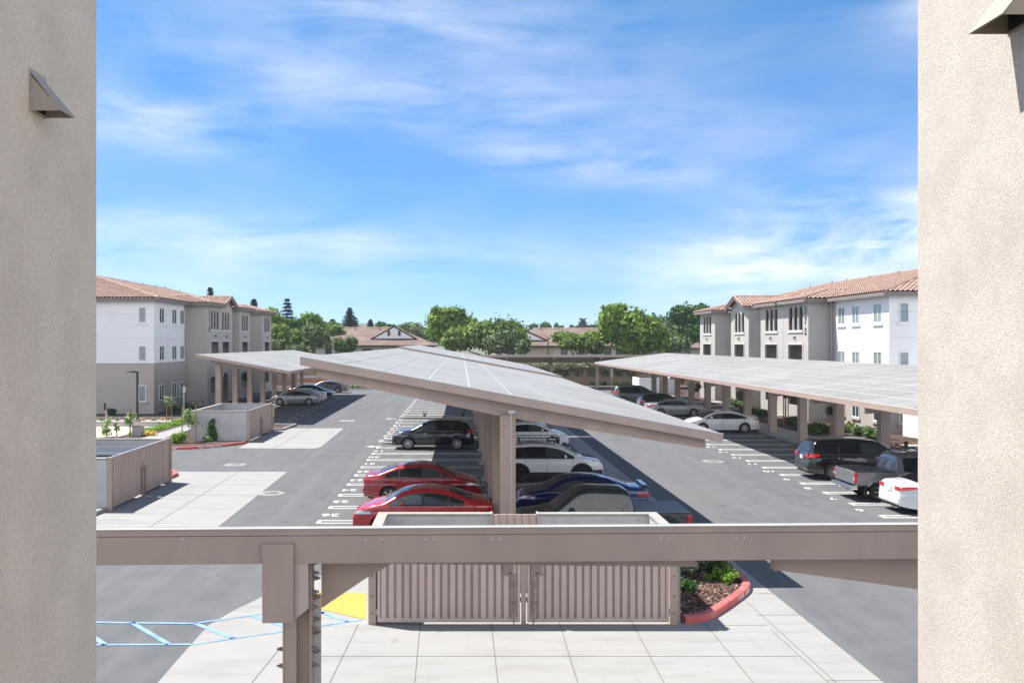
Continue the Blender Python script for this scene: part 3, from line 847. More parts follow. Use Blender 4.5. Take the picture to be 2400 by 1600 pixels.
# tapered rafters parallel to the beam
def taper(x0, z0a, x1, z1a, ztop, y, th, mb):
    mb.prism([nt_(x0, y, ztop), nt_(x0, y, z0a), nt_(x1, y, z1a), nt_(x1, y, ztop)], Vector(nt_(0, th, 0)) - Vector(nt_(0, 0, 0)))
mb = MB(); taper(-2.02, 2.23, -1.39, 2.65, 3.02, .47, .12, mb); taper(-1.39, 2.65, -1.0, 2.87, 3.02, .47, .12, mb); taper(-1.0, 2.87, 3.5, 2.79, 3.02, .47, .12, mb); mb.build('rafter', M_taupe, nc)
mb = MB(); taper(4.66, 2.75, 8.4, 2.22, 3.05, .40, .12, mb); taper(4.64, 2.74, 4.66, 2.74, 3.05, .36, .2, mb); mb.build('rafter', M_taupe, nc)
# strip light hanging under the far side of the beam
lt = thing('strip_light', 'grey tubular strip light under the foreground carport beam, before the right gate leaf', 'light fitting', (2.2, 13.0, 2.9))
mb = MB()
def q_(px, py, y): return ((px - CX) * y / F, y, EYE - (py - CY) * y / F)
a, c = q_(1378, 1318, 13.0), q_(1512, 1318, 13.0)
mb.tube(a, c, .035, 10); mb.build('tube', M_signback, lt)
for k in range(3):
    x = a[0] + (c[0] - a[0]) * (.18 + .32 * k)
    MB().box(x - .03, x + .03, 12.94, 13.06, a[2] - .02, a[2] + .10).build('clip', M_signback, lt)
mb = MB(); mb.box(a[0] - .03, c[0] + .03, 12.97, 13.03, a[2] + .035, a[2] + .10); mb.build('mounting_rail', M_signback, lt)

# ------------------------------------------------------------------ bin enclosures
def ribbed(mb, p0, p1, z0, z1, nrm, pitch=.158, depth=.035, rib=.115, ch=.006):
    """standing ribs from p0 to p1 (xy), raised along nrm"""
    p0, p1, nrm = Vector((*p0, 0)), Vector((*p1, 0)), Vector((*nrm, 0)).normalized()
    L = (p1 - p0).length; d = (p1 - p0) / L; n = int(L / pitch)
    mb.hexa([tuple(q + Vector((0, 0, z))) for z in (z0, z1) for q in (p0 - nrm * .01, p1 - nrm * .01, p1 - nrm * .03, p0 - nrm * .03)])
    for i in range(n):
        a = p0 + d * (L * (i + .5) / n - rib / 2); b = a + d * rib
        q = [a - nrm * .012, b - nrm * .012, b + nrm * (depth - .012) - d * ch, a + nrm * (depth - .012) + d * ch]
        mb.hexa([tuple(w + Vector((0, 0, z))) for z in (z0, z1) for w in q])

en = thing('bin_enclosure', 'bin enclosure of pale block walls with wide double gates, centre foreground behind the edge beam', 'bin enclosure', (1.35, 20, 0), 0, 'bin enclosures')
HW = 2.0
X0, X1, Y0, Y1 = -1.98, 4.72, 19.05, 21.2
mb = MB()
mb.box(X0, X0 + .2, Y0 + .1, Y1, 0, HW - .05); mb.build('block_wall', M_cmu, en)
mb = MB(); mb.box(X1 - .2, X1, Y0 + .1, Y1, 0, HW - .05); mb.build('block_wall', M_cmu, en)
mb = MB()
mb.box(X0 + .2, .72, Y1 - .2, Y1, 0, HW - .05); mb.box(1.86, X1 - .2, Y1 - .2, Y1, 0, HW - .05)
for (a, c) in ((X0 + .2, .72), (1.86, X1 - .2)):
    for k in range(6):
        x = a
        z = .3 * k + .2
        while x < c - .1:
            xe = min(x + (.4 if (k % 2 or x > a) else .2), c)
            mb.box(x + .004, xe - .004, Y1 - .206, Y1 - .195, z + .004, min(z + .296, HW - .06))
            x = xe
mb.build('block_wall', M_cmu, en)
mb = MB()
mb.box(X0 - .02, X0 + .22, Y0 + .08, Y1 + .02, HW - .05, HW); mb.box(X1 - .22, X1 + .02, Y0 + .08, Y1 + .02, HW - .05, HW)
mb.box(X0 + .22, .72, Y1 - .22, Y1 + .02, HW - .05, HW); mb.box(1.86, X1 - .22, Y1 - .22, Y1 + .02, HW - .05, HW)
mb.build('wall_cap', M_cap, en)
gt = MB(); ribbed(gt, (.75, Y1 - .22), (1.83, Y1 - .22), .1, HW - .01, (0, -1), .16, .03, .13); gt.box(.72, .76, Y1 - .26, Y1, 0, HW + .02); gt.box(1.82, 1.86, Y1 - .26, Y1, 0, HW + .02)
gt.build('side_gate', M_taupe_lt, en)
for (a, c, hx) in ((-1.80, 1.28, 0), (1.44, 4.50, 1)):
    mb = MB(); ribbed(mb, (a + .05, 18.95), (c - .05, 18.95), .16, HW - .04, (0, -1), .158, .062, .116)
    mb.box(a, c, 18.90, 18.985, .07, .165); mb.box(a, c, 18.90, 18.985, HW - .06, HW)
    mb.box(a, a + .06, 18.905, 18.985, .165, HW - .06); mb.box(c - .06, c, 18.905, 18.985, .165, HW - .06)
    leaf = mb.build('gate_leaf', M_taupe_lt, en)
    hb = MB(); x = c - .45 if hx == 0 else a
    hb.box(x, x + .45, 18.86, 18.90, 1.40, 1.44); hb.box(x + .08, x + .30, 18.87, 18.90, 1.16, 1.38); hb.box(x + .10, x + .34, 18.87, 18.90, 1.085, 1.12)
    bx = c - .16 if hx == 0 else a + .10
    hb.box(bx, bx + .05, 18.86, 18.90, .25, 1.10); hb.tube((bx + .025, 18.85, .05), (bx + .025, 18.85, 1.0), .014, 8)
    for z in (.45, .85): hb.box(bx - .04, bx + .09, 18.865, 18.90, z, z + .05)
    hb.build('latch', M_bolt, leaf)
    for z in (.28, 1.75):
        hb = MB(); hx_ = a - .02 if hx == 0 else c + .02
        hb.tube((hx_, 18.93, z - .07), (hx_, 18.93, z + .07), .028, 10); hb.box(hx_ - .09, hx_ + .09, 18.935, 18.95, z - .03, z + .03)
        hb.build('hinge', M_taupe, leaf)
mb = MB(); mb.box(1.31, 1.41, 18.93, 19.01, 0, HW - .35); mb.build('centre_post', M_taupe, en)
for x in (X0 - .02, X1 - .18):
    mb = MB(); mb.box(x, x + .16, 18.93, 19.14, 0, HW + .01)
    mb.build('gate_post', M_taupe, en)
    for z in (.25, .62, 1.05, 1.5, 1.85):
        MB().tube((x + .08, 18.931, z), (x + .08, 18.922, z), .016, 10).build('bolt', M_dark, en)
mb = MB(); mb.box(X1 - .02, X1 + .05, 19.0, 19.16, 0, HW); mb.build('post_trim', M_cap, en)

# the bins inside it, hidden from the front but standing there
def dumpster(lab, x, y, w, d, h, rot=0):
    t = thing('bin', lab, 'bin', (x, y, 0), rot)
    mb = MB()
    mb.hexa([(-w / 2 + .08, -d / 2 + .1, .12), (w / 2 - .08, -d / 2 + .1, .12), (w / 2 - .08, d / 2 - .05, .12), (-w / 2 + .08, d / 2 - .05, .12), (-w / 2, -d / 2, h - .06), (w / 2, -d / 2, h - .06), (w / 2, d / 2, h), (-w / 2, d / 2, h)])
    mb.build('body', M_binblue, t, local=True)
    mb = MB(); mb.box(-w / 2, w / 2, -d / 2, -.01, h - .05, h - .02); mb.box(-w / 2, w / 2, .01, d / 2, h - .05, h - .02); mb.build('lid', M_binblue, t, local=True)
    mb = MB(); k = .05
    for (a, c, e, f) in ((-w / 2 - k, w / 2 + k, -d / 2 - k, -d / 2), (-w / 2 - k, w / 2 + k, d / 2, d / 2 + k), (-w / 2 - k, -w / 2, -d / 2, d / 2), (w / 2, w / 2 + k, -d / 2, d / 2)):
        mb.box(a, c, e, f, h - .09, h + .012)
    mb.build('rim', M_binrim, t, local=True)
    return t

def side_enclosure(lab, x0, x1, y0, y1, h=1.92):
    t = thing('bin_enclosure', lab, 'bin enclosure', ((x0 + x1) / 2, (y0 + y1) / 2, 0), 0, 'bin enclosures')
    for b in ((x0, x1 - .05, y0, y0 + .2), (x0, x1 - .05, y1 - .2, y1), (x0, x0 + .2, y0 + .2, y1 - .2)):
        MB().box(*b, 0, h - .06).build('block_wall', M_cmu, t)
    mb = MB()
    mb.box(x0 - .02, x1 - .05, y0 - .02, y0 + .22, h - .06, h); mb.box(x0 - .02, x1 - .05, y1 - .22, y1 + .02, h - .06, h); mb.box(x0 - .02, x0 + .22, y0 + .22, y1 - .22, h - .06, h)
    mb.build('wall_cap', M_cap, t)
    ym = (y0 + y1) / 2
    for (a, c, near) in ((y0 + .16, ym - .06, 1), (ym + .06, y1 - .16, 0)):
        mb = MB(); ribbed(mb, (x1, a), (x1, c), .2, h - .02, (1, 0), .2, .045, .14)
        mb.box(x1 - .02, x1 + .05, a, c, .10, .2); mb.box(x1 - .02, x1 + .05, a, c, h - .03, h + .02)
        leaf = mb.build('gate_leaf', M_taupe_lt, t)
        hb = MB(); yb = c - .14 if near else a + .10
        hb.box(x1 + .05, x1 + .09, yb - .12, yb + .16, 1.10, 1.14); hb.box(x1 + .05, x1 + .085, yb - .01, yb + .05, .1, 1.1)
        hb.build('latch', M_bolt, leaf)
    for y in (y0 - .02, y1 - .15):
        MB().box(x1 - .08, x1 + .1, y, y + .17, 0, h + .03).build('gate_post', M_taupe, t)
    MB().box(x1, x1 + .06, ym - .05, ym + .05, 0, h - .5).build('centre_post', M_taupe, t)
    MB().box(x1 + .02, x1 + .06, y0 + .1, y1 - .1, h + .02, h + .04).build('gate_cap', M_alu, t)
    return t
side_enclosure('bin enclosure with brown ribbed gates, half hidden by the left stucco wall', -16.4, -12.75, 31.7, 38.3)
dumpster('dark blue steel bin by the far wall of the near left enclosure', -14.4, 36.6, 2.3, 2.2, 1.62, 0)
dumpster('dark blue steel bin nearest the brown gates of the near left enclosure', -14.5, 33.5, 2.5, 2.3, 1.55, 0)
side_enclosure('bin enclosure with a blank pale side wall and a narrow dark climbing plant', -16.6, -13.07, 53.7, 60.4)
dumpster('dark blue steel bin with pale rim inside the bin enclosure with the creeper', -14.3, 58.6, 1.9, 2.4, 1.5, 0)
# far right enclosure
fe = thing('bin_enclosure', 'small white bin enclosure with a tan gate far back under the right carport', 'bin enclosure', (23, 106, 0), 0, 'bin enclosures')
mb = MB(); mb.box(21.2, 21.4, 104, 108, 0, 1.9); mb.box(21.4, 23.6, 104, 104.2, 0, 1.9); mb.build('block_wall', M_white, fe)
mb = MB(); mb.box(24.4, 25.6, 104, 104.2, 0, 1.9); mb.box(25.4, 25.6, 104.2, 108, 0, 1.9); mb.build('block_wall', M_white, fe)
mb = MB(); ribbed(mb, (23.6, 104.1), (24.4, 104.1), .1, 1.85, (0, -1), .2, .04, .14); mb.build('gate_leaf', M_tanwall, fe)

# ------------------------------------------------------------------ solar carports
def carport(lab, x0, z0, x1, z1, y0, y1, colx, colys, low_end, nx=10, py=2.02, gx=.024, gy=.012, fas=.235, colw=.40, raf=.34, rin=.35, tape=True):
    """roof plane from (x0, z0) to (x1, z1); low_end: where the rafters show their tips"""
    t = thing('carport', lab, 'carport', (colx, y0, 0), 0, 'taupe solar carports')
    zz = lambda x: z0 + (z1 - z0) * (x - x0) / (x1 - x0)
    L = x1 - x0
    mb = MB()
    P = lambda x, y, d: (x, y, zz(x) + d)
    # support sheet (pale) and panels (glass) as one mesh, two materials
    mb.hexa([P(x0, y0, -.05), P(x1, y0, -.05), P(x1, y1, -.05), P(x0, y1, -.05), P(x0, y0, -.012), P(x1, y0, -.012), P(x1, y1, -.012), P(x0, y1, -.012)], 0)
    ny = int(round((y1 - y0) / py)); dx, dy = L / nx, (y1 - y0) / ny
    for i in range(nx):
        for k in range(ny):
            a, c = x0 + dx * i + gx, x0 + dx * (i + 1) - gx; b, e = y0 + dy * k + gy, y0 + dy * (k + 1) - gy
            mb.add([P(a, b, 0), P(c, b, 0), P(c, e, 0), P(a, e, 0), P(a, b, -.02), P(c, b, -.02), P(c, e, -.02), P(a, e, -.02)], [(0, 1, 2, 3), (4, 5, 1, 0), (5, 6, 2, 1), (6, 7, 3, 2), (7, 4, 0, 3)], 1)
    mb.build('panel_array', [M_pframe, M_panel], t, fix=False)
    mb = MB()
    for y in (y0 - .02, y1):
        mb.hexa([P(x0, y, -fas), P(x1, y, -fas), P(x1, y + .02, -fas), P(x0, y + .02, -fas), P(x0, y, -.022), P(x1, y, -.022), P(x1, y + .02, -.022), P(x0, y + .02, -.022)])
    for x in (x0 - .02, x1):
        mb.box(x, x + .02, y0 - .02, y1 + .02, zz(x) - fas, zz(x) - .02)
    mb.build('fascia', M_taupe, t)
    for y in (y0 - .035, y1):
        mb = MB(); mb.hexa([P(x0 - .03, y, -.02), P(x1 + .03, y, -.02), P(x1 + .03, y + .035, -.02), P(x0 - .03, y + .035, -.02), P(x0 - .03, y, .006), P(x1 + .03, y, .006), P(x1 + .03, y + .035, .006), P(x0 - .03, y + .035, .006)]); mb.build('edge_flashing', M_alu, t)
    # purlins along the row
    mb = MB(); npur = max(4, int(L / 1.5))
    for i in range(npur):
        x = x0 + L * (i + .5) / npur
        mb.box(x - .04, x + .04, y0 + .05, y1 - .05, zz(x) - .25, zz(x) - .055)
    mb.build('purlins', M_taupe, t)
    for n, y in enumerate(colys):
        mb = MB(); a, c = x0 + rin, x1 - rin
        d0 = raf if not tape else raf * .75
        pts = [(a, -.235), (a, -.235 - (d0 if low_end < 0 else d0)), (colx, -.235 - raf * 1.15), (c, -.235 - d0), (c, -.235)]
        mb.prism([P(x, y - .10, d) for x, d in pts], (0, .20, 0))
        mb.build('rafter', M_taupe, t)
        mb = MB(); w = colw / 2; zt = zz(colx) - .25 - raf * .9
        mb.box(colx - w, colx + w, y - .02 - w * .9, y - w * .9, 0, zt); mb.box(colx - w, colx + w, y + w * .9, y + w * .9 + .02, 0, zt)
        mb.box(colx - .012, colx + .012, y - w * .9, y + w * .9, 0, zt)
        mb.box(colx - w + .004, colx - w + .016, y - w * .9, y + w * .9, 0, zt); mb.box(colx + w - .016, colx + w - .004, y - w * .9, y + w * .9, 0, zt)
        mb.build('column', M_taupe, t)
        MB().box(colx - w - .1, colx + w + .1, y - w - .1, y + w + .1, 0, .10).build('footing', M_kerb, t)
    return t
ZC = lambda x: 5.74 + (3.72 - 5.74) * (x + 4.13) / (6.75 + 4.13)
c1 = carport('large solar carport in the middle, tilting down to the right over the red cars', -4.13, 5.75, 6.75, 3.76, 22.6, 57.4, 1.23, [23.0 + 5.28 * k for k in range(7)], 1, nx=10)
# conduit and splice bolts on its front column, light rail under the front edge
mb = MB(); mb.tube((1.30, 22.60, 1.0), (1.30, 22.60, 4.28), .018, 8); mb.box(1.22, 1.40, 22.55, 22.64, 4.28, 4.36)
for z in (1.2, 3.1): mb.box(1.26, 1.34, 22.585, 22.625, z, z + .04)
mb.build('conduit', M_signback, c1)
for (x, z) in [(1.09, 4.22), (1.37, 4.10), (1.12, 4.08), (1.12, 3.95), (1.37, 3.95), (1.09, 3.80), (1.40, 3.80), (1.12, 3.66), (1.37, 3.66)]:
    MB().tube((x, 22.80, z), (x, 22.775, z), .022, 8).build('bolt', M_bolt, c1)
mb = MB(); 
for sx in (-1, 1):
    a, c = (1.28, 4.33), (1.28 + sx * (2.3 if sx < 0 else 2.0), 0)
    zc = 4.33 - (c[0] - a[0]) * .183
    mb.tube((a[0], 22.62, a[1]), (c[0], 22.62, zc), .022, 6)
mb.build('cable_rail', M_cap, c1)
carport('far section of the middle solar carport, behind a dark seam in the roof', -4.10, 5.86, 6.72, 3.88, 58.0, 88.0, 1.23, [60.5 + 5.28 * k for k in range(6)], 1, nx=10)
carport('solar carport on the left tilting down to the right over the silver cars', -19.9, 5.25, -12.9, 3.98, 65.8, 103.7, -18.6, [67.2 + 5.0 * k for k in range(8)], 1, nx=6, gx=.06, gy=.035, rin=.9)
carport('long low solar carport on the right running along the apartment block', 15.0, 3.93, 23.0, 4.97, 25.0, 98.0, 20.95, [27.9 + 5.15 * k for k in range(14)], -1, nx=7, gx=.055, gy=.028, rin=.30, raf=.42, colw=.46)
# far carport across the back, high edge to the viewer
t = thing('carport', 'far solar carport running across the back of the lot in front of the tan wall', 'carport', (12, 114, 0), 0, 'taupe solar carports')
mb = MB(); mb.hexa([(-1, 113.5, 4.42), (34, 113.5, 4.42), (34, 120.5, 3.35), (-1, 120.5, 3.35), (-1, 113.5, 4.48), (34, 113.5, 4.48), (34, 120.5, 3.42), (-1, 120.5, 3.42)]); mb.build('panel_array', M_panel, t)
mb = MB(); mb.box(-1, 34, 113.44, 113.5, 4.22, 4.50); mb.build('fascia', M_taupe, t)
mb = MB(); mb.box(-1, 34, 113.43, 113.51, 4.50, 4.53); mb.build('edge_flashing', M_alu, t)
for k in range(6):
    x = 5.9 + 6.15 * (k - 1)
    mb = MB(); mb.prism([(x, 113.55, 4.40), (x, 113.55, 3.98), (x, 117.0, 3.35), (x, 120.3, 3.10), (x, 120.3, 3.36)], (.14, 0, 0)); mb.build('rafter', M_taupe, t)
    MB().box(x - .15, x + .25, 117, 117.3, 0, 3.5).build('column', M_taupe, t)
# ------------------------------------------------------------------ clay tile roof planes with real ribs and courses
def tile_plane(mb, A, B, C, D, pitch=.33, course=.45, amp=.085):
    """eave A->B, top D (above A) -> C (above B); all in one plane"""
    A, B, C, D = map(Vector, (A, B, C, D))
    U = (B - A); L = U.length; U /= L
    n = U.cross((D - A) if (D - A).length > .01 else (C - A)); 
    if n.length < 1e-6: n = U.cross(C - A)
    n.normalize()
    if n.z < 0: n = -n
    V = n.cross(U)
    if V.z < 0: V = -V
    ud, vd, uc, vc = (D - A).dot(U), (D - A).dot(V), (C - A).dot(U), (C - A).dot(V)
    def vmax(u):
        if u < ud and ud > 1e-6: return vd * u / ud
        if u > uc and uc < L - 1e-6: return vc * (L - u) / (L - uc)
        return vd + (vc - vd) * ((u - ud) / (uc - ud) if uc - ud > 1e-6 else 0)
    def vmin(u):
        return vc * (u - L) / (uc - L) if u > L + 1e-6 and uc > L + 1e-6 else 0.0
    LT = max(L, uc)
    N = max(2, int(LT / pitch)); sub = 5
    vt = max(vd, vc); rows = int(vt / course) + 1
    cols = []
    for i in range(N * sub + 1):
        u = LT * i / (N * sub); ph = (i % sub) / sub
        h = amp * abs(math.sin(math.pi * ph)) if ph else 0
        vm = max(vmax(u), 0.0); vn = min(vmin(u), vm); col = []
        for r in range(rows):
            v0, v1 = max(vn, min(r * course, vm)), max(vn, min((r + 1) * course, vm))
            f0, f1 = (r * course <= vm), ((r + 1) * course - vm) < course
            p0 = A + U * u + V * v0 + n * (h + .07)
            p1 = A + U * u + V * v1 + n * (h + .006)
            col += [tuple(p0), tuple(p1)]
        cols.append(col)
    mb.grid(cols, smooth=False)
    return mb
def ridge_caps0(mb, P, Q, r=.13, step=.42):
    P, Q = Vector(P), Vector(Q); L = (Q - P).length; n = max(1, int(L / step)); d = (Q - P) / n
    for i in range(n):
        a = P + d * i; mb.tube(a, a + d * 1.06, r, 8, r * .82)

WINC = {}
def window(parent, place, u0, u1, v0, v1, split=False, sill=True, m=None, key=''):
    """place(u, v, w): w metres proud of the wall"""
    key = (key, round(u1 - u0, 2), round(v1 - v0, 2), split)
    fr = MB(); k = .07
    def bx(mb, a, b, c, d, w0, w1): mb.hexa([place(a, c, w0), place(b, c, w0), place(b, c, w1), place(a, c, w1), place(a, d, w0), place(b, d, w0), place(b, d, w1), place(a, d, w1)])
    bx(fr, u0 - k, u1 + k, v0 - k, v0, -.02, .05); bx(fr, u0 - k, u1 + k, v1, v1 + k, -.02, .05)
    bx(fr, u0 - k, u0, v0, v1, -.02, .05); bx(fr, u1, u1 + k, v0, v1, -.02, .05)
    if split: bx(fr, (u0 + u1) / 2 - .035, (u0 + u1) / 2 + .035, v0, v1, -.02, .045)
    w = fr.build('window', M_wframe, parent)
    gl = MB(); bx(gl, u0, u1, v0, v1, -.02, .012); gl.build('pane', m or M_glass, w)
    if sill:
        s = MB(); bx(s, u0 - .18, u1 + .18, v0 - .24, v0 - .075, -.02, .09); s.build('sill', sill if not isinstance(sill, bool) else M_trim, w)
    return w

def apartment(lab, sg, Xw, Xt, Y0, Yw, towers, Yend, ridge_in, zr, zeave, number, ynum, wz, az, rt):
    t = thing('apartment_block', lab, 'apartment block', (sg * Xw, Y0, 0), 0, 'apartment blocks')
    X = lambda a: sg * a
    deep = Xw + 16.5
    ZB = 4.40 if sg < 0 else 4.0
    # body
    MB().box(X(Xw), X(deep), Y0, Yend, 0, ZB - .02).build('lower_wall', M_taupewall, t)
    MB().box(X(Xw), X(deep), Y0, Yw, ZB + .06, zeave).build('upper_wall', M_white, t)
    MB().box(X(Xw) , X(deep), Yw, Yend, ZB - .02, zeave).build('upper_wall', M_grey, t)
    MB().box(X(Xw - .07), X(deep), Y0 - .07, Yw, ZB - .05, ZB + .07).build('band_course', M_wframe, t)
    mb = MB()
    for (z) in (zeave - 1.3, 6.45): mb.box(X(Xw - .012), X(Xw + .2), Y0 + .4, Yw - .1, z, z + .02); mb.box(X(Xw + .3), X(deep - .5), Y0 - .012, Y0 + .2, z, z + .02)
    mb.build('control_joint', M_trim, t)
    MB().tube((X(Xw - .08), Yw + .55, .2), (X(Xw - .08), Yw + .55, zeave - .2), .06, 8).build('downpipe', M_taupewall, t)
    # windows on the long side and on the gable end
    px_side = lambda u, v, w: (X(Xw - w), u, v)
    px_end = lambda u, v, w: (X(u), Y0 - w, v)
    span = Yw - Y0
    ws = [(Y0 + 1.3, Y0 + 2.4), (Y0 + 4.6, Y0 + 5.75), (Y0 + 6.9, Y0 + 7.95)]
    if sg > 0: ws = [(Y0 + 1.0, Y0 + 2.05), (Y0 + 4.3, Y0 + 5.3), (Y0 + 6.6, Y0 + 7.65)]
    for fl, (a, b) in enumerate(wz):
        for (y0, y1) in ws:
            window(t, px_side, y0, y1, a, b, True, M_taupewall if fl == 0 else M_white, M_glass if sg < 0 else (M_blind if fl else M_glass))
        window(t, px_end, Xw + .72, Xw + 1.24, a, b, False, M_taupewall if fl == 0 else M_white, M_blind)
    # towers
    for ti, T in enumerate(towers):
        y0, y1 = T['y']
        face = MB(); holes = []; sills = []
        for (c, w) in T['groups']:
            n, gap = 3, .22
            aw = (w - gap * 2) / 3
            for k in range(3):
                a = c - w / 2 + k * (aw + gap); holes.append(arch(a, a + aw, az[0], az[1]))
            holes.append(rect(c - w / 2, c + w / 2, 4.2, rt))
            if T.get('door') == c:
                holes.append(arch(c - w * .42, c + w * .42, .14, 3.05))
            else:
                holes.append(rect(c - w / 2, c + w / 2, 1.15, 2.75))
            sills.append((c - w / 2 - .12, c + w / 2 + .12))
        outer = rect(y0, y1, 0, zeave)
        if T.get('gable'):
            for (ga, gb) in T['gable']:
                rise = (gb - ga) / 2 * .36
                outer = [(y0, 0), (y1, 0), (y1, zeave), (min(gb, y1), zeave), ((ga + gb) / 2, zeave + rise), (max(ga, y0), zeave), (y0, zeave)]
                outer = [p for i, p in enumerate(outer) if i == 0 or (abs(p[0] - outer[i - 1][0]) + abs(p[1] - outer[i - 1][1])) > 1e-4]
        panel(face, outer, holes, .12, lambda u, v, w: (X(Xt + w), u, v))
        fo = face.build('tower_front', M_grey, t)
        for (a, b) in sills:
            MB().box(X(Xt - .07), X(Xt + .01), a, b, az[0] - .21, az[0] - .01).build('sill', M_trim, fo)
            mb = MB(); mb.box(X(Xt - .05), X(Xt + .01), a, b, rt, rt + .14); mb.box(X(Xt - .05), X(Xt + .01), a, a + .12, 4.2, rt); mb.box(X(Xt - .05), X(Xt + .01), b - .12, b, 4.2, rt)
            mb.build('opening_trim', M_trim, fo)
            cm = (a + b) / 2
            mb = MB(); mb.box(X(Xt - .16), X(Xt + .0), cm - .07, cm + .07, rt + .55, rt + .63); mb.box(X(Xt - .16), X(Xt - .10), cm - .05, cm + .05, rt + .40, rt + .55); mb.build('wall_light', M_lamp, fo)
            # balcony things seen in the openings
            mb = MB()
            for k in range(3):
                yy = a + .35 + k * (b - a - .7) / 2
                mb.box(X(Xt + .16), X(Xt + .20), yy - .30, yy + .30, az[0] - .02, az[0] + .66)
            mb.build('balcony_screen', M_dark, fo)
        for y in (y0, y1 - .28):
            MB().box(X(Xt + .12), X(Xw), y, y + .28, 0, zeave).build('tower_side', M_grey, t)
        mb = MB()
        for z in (3.3, az[0] - .57): mb.box(X(Xt + .28), X(Xw), y0 + .28, y1 - .28, z, z + .3)
        for (ca, wa), (cb, wb) in zip(T['groups'][:-1], T['groups'][1:]):
            ym = (ca + wa / 2 + cb - wb / 2) / 2
            mb.box(X(Xt + .28), X(Xw), ym - .14, ym + .14, 0, zeave)
        mb.box(X(Xt + .28), X(Xw), y0 + .28, y1 - .28, zeave - .25, zeave - .1)
        mb.build('balcony_floor', M_grey, t)
        if T.get('joint'):
            MB().box(X(Xt - .03), X(Xt + .02), T['joint'] - .06, T['joint'] + .06, 0, zeave).build('control_joint', M_trim, t)
        for (c, w) in T['groups']:
            for zf in (3.6, az[0] - .27):
                MB().box(X(Xw - .03), X(Xw + .05), c - w * .30, c + w * .30, zf, zf + 2.15).build('balcony_dark_panel', M_glass, t)  # dark glass doors added to darken the openings from behind
            door = MB(); door.box(X(Xw - .02), X(Xw - .07), c - .45, c + .45, .14, 2.25); door.build('door', M_door, t)
    # address numbers
    if number:
        mb = MB()
        for k, ch in enumerate(number):
            text_faces(mb, ch, .72, lambda u, v, k=k: (X(Xt - .02), ynum - sg * u, zeave - .85 - k * .80 + v), bold=.03)
        mb.build('address_number', M_lamp, t)
    # main roof
    ov = .55; xa, xb = Xw - ov, deep + ov; ya, yb = Y0 - ov, Yend + ov
    xr = Xw + ridge_in; hip = ridge_in + ov
    ze = zeave + .02
    rf = MB()
    tile_plane(rf, (X(xa), ya, ze), (X(xa), yb, ze), (X(xr), yb - hip, zr), (X(xr), ya + hip, zr))
    tile_plane(rf, (X(xa), ya, ze), (X(xb), ya, ze), (X(xr), ya + hip, zr), (X(xr), ya + hip, zr)) if abs(xb - xr - (xr - xa)) < .6 else None
    if not abs(xb - xr - (xr - xa)) < .6:
        tile_plane(rf, (X(xa), ya, ze), (X(xb), ya, ze), (X(xr + .01), ya + hip, zr), (X(xr), ya + hip, zr))
    rf.quad((X(xb), ya, ze), (X(xb), yb, ze), (X(xr), yb - hip, zr), (X(xr), ya + hip, zr))
    rf.poly([(X(xa), yb, ze), (X(xb), yb, ze), (X(xr), yb - hip, zr)])
    ro = rf.build('roof', M_tile, t, fix=False)
    CAPS = []
    def ridge_caps(_, P, Q, r=.13): m_ = MB(); ridge_caps0(m_, P, Q, r); CAPS.append(m_)
    cp_ = None; ridge_caps(cp_, (X(xa), ya, ze + .06), (X(xr), ya + hip, zr + .05)); ridge_caps(cp_, (X(xr), ya + hip, zr + .05), (X(xr), yb - hip, zr + .05)); ridge_caps(cp_, (X(xa), yb, ze + .06), (X(xr), yb - hip, zr + .05))
    fa = MB()
    fa.box(X(xa + .02), X(xa + .06), ya, yb, zeave - .22, ze + .03); fa.box(X(xa), X(xb), ya + .02, ya + .06, zeave - .22, ze + .03)
    fa.box(X(xa + .06), X(Xw), ya + .06, yb, zeave - .06, zeave - .02); fa.box(X(Xw), X(xb), ya + .06, Y0, zeave - .06, zeave - .02)
    sl = (zr - ze) / hip
    for T in towers:
        for (kind, a, b) in T['roofs']:
            a_, b_ = a - ov, b + ov; half = (b_ - a_) / 2; ym = (a_ + b_) / 2; fx = Xt - ov
            zt = ze + half * sl if kind == 'hip' else ze + half * .36
            ss = (zt - ze) / half
            xm = xa + half * ss / sl          # where the small ridge dies into the main slope
            tr = MB()
            fr = fx + half if kind == 'hip' else fx
            if fr > xm: fr = xm
            tile_plane(tr, (X(fx), a_, ze), (X(xa), a_, ze), (X(xm), ym, zt), (X(fr), ym, zt))
            tile_plane(tr, (X(fx), b_, ze), (X(xa), b_, ze), (X(xm), ym, zt), (X(fr), ym, zt))
            if kind == 'hip':
                tile_plane(tr, (X(fx), a_, ze), (X(fx), b_, ze), (X(fr), ym, zt), (X(fr), ym, zt))
                ridge_caps(cp_, (X(fx), a_, ze + .06), (X(fr), ym, zt + .05)); ridge_caps(cp_, (X(fx), b_, ze + .06), (X(fr), ym, zt + .05))
                fa.box(X(fx + .02), X(fx + .06), a_, b_, zeave - .22, ze + .03)
                fa.box(X(fx + .06), X(Xt), a_ + .06, b_ - .06, zeave - .06, zeave - .02)
            else:
                for (ya_, yb_) in ((a_, ym), (b_, ym)):
                    fa.hexa([(X(fx), ya_, ze - .24), (X(fx), yb_, zt - .24), (X(fx + .05), yb_, zt - .24), (X(fx + .05), ya_, ze - .24), (X(fx), ya_, ze + .08), (X(fx), yb_, zt + .08), (X(fx + .05), yb_, zt + .08), (X(fx + .05), ya_, ze + .08)])
                ridge_caps(cp_, (X(fx), a_ + .1, ze + .10), (X(fx), ym, zt + .09), .1); ridge_caps(cp_, (X(fx), b_ - .1, ze + .10), (X(fx), ym, zt + .09), .1)
            ridge_caps(cp_, (X(fr), ym, zt + .05), (X(xm), ym, zt + .05))
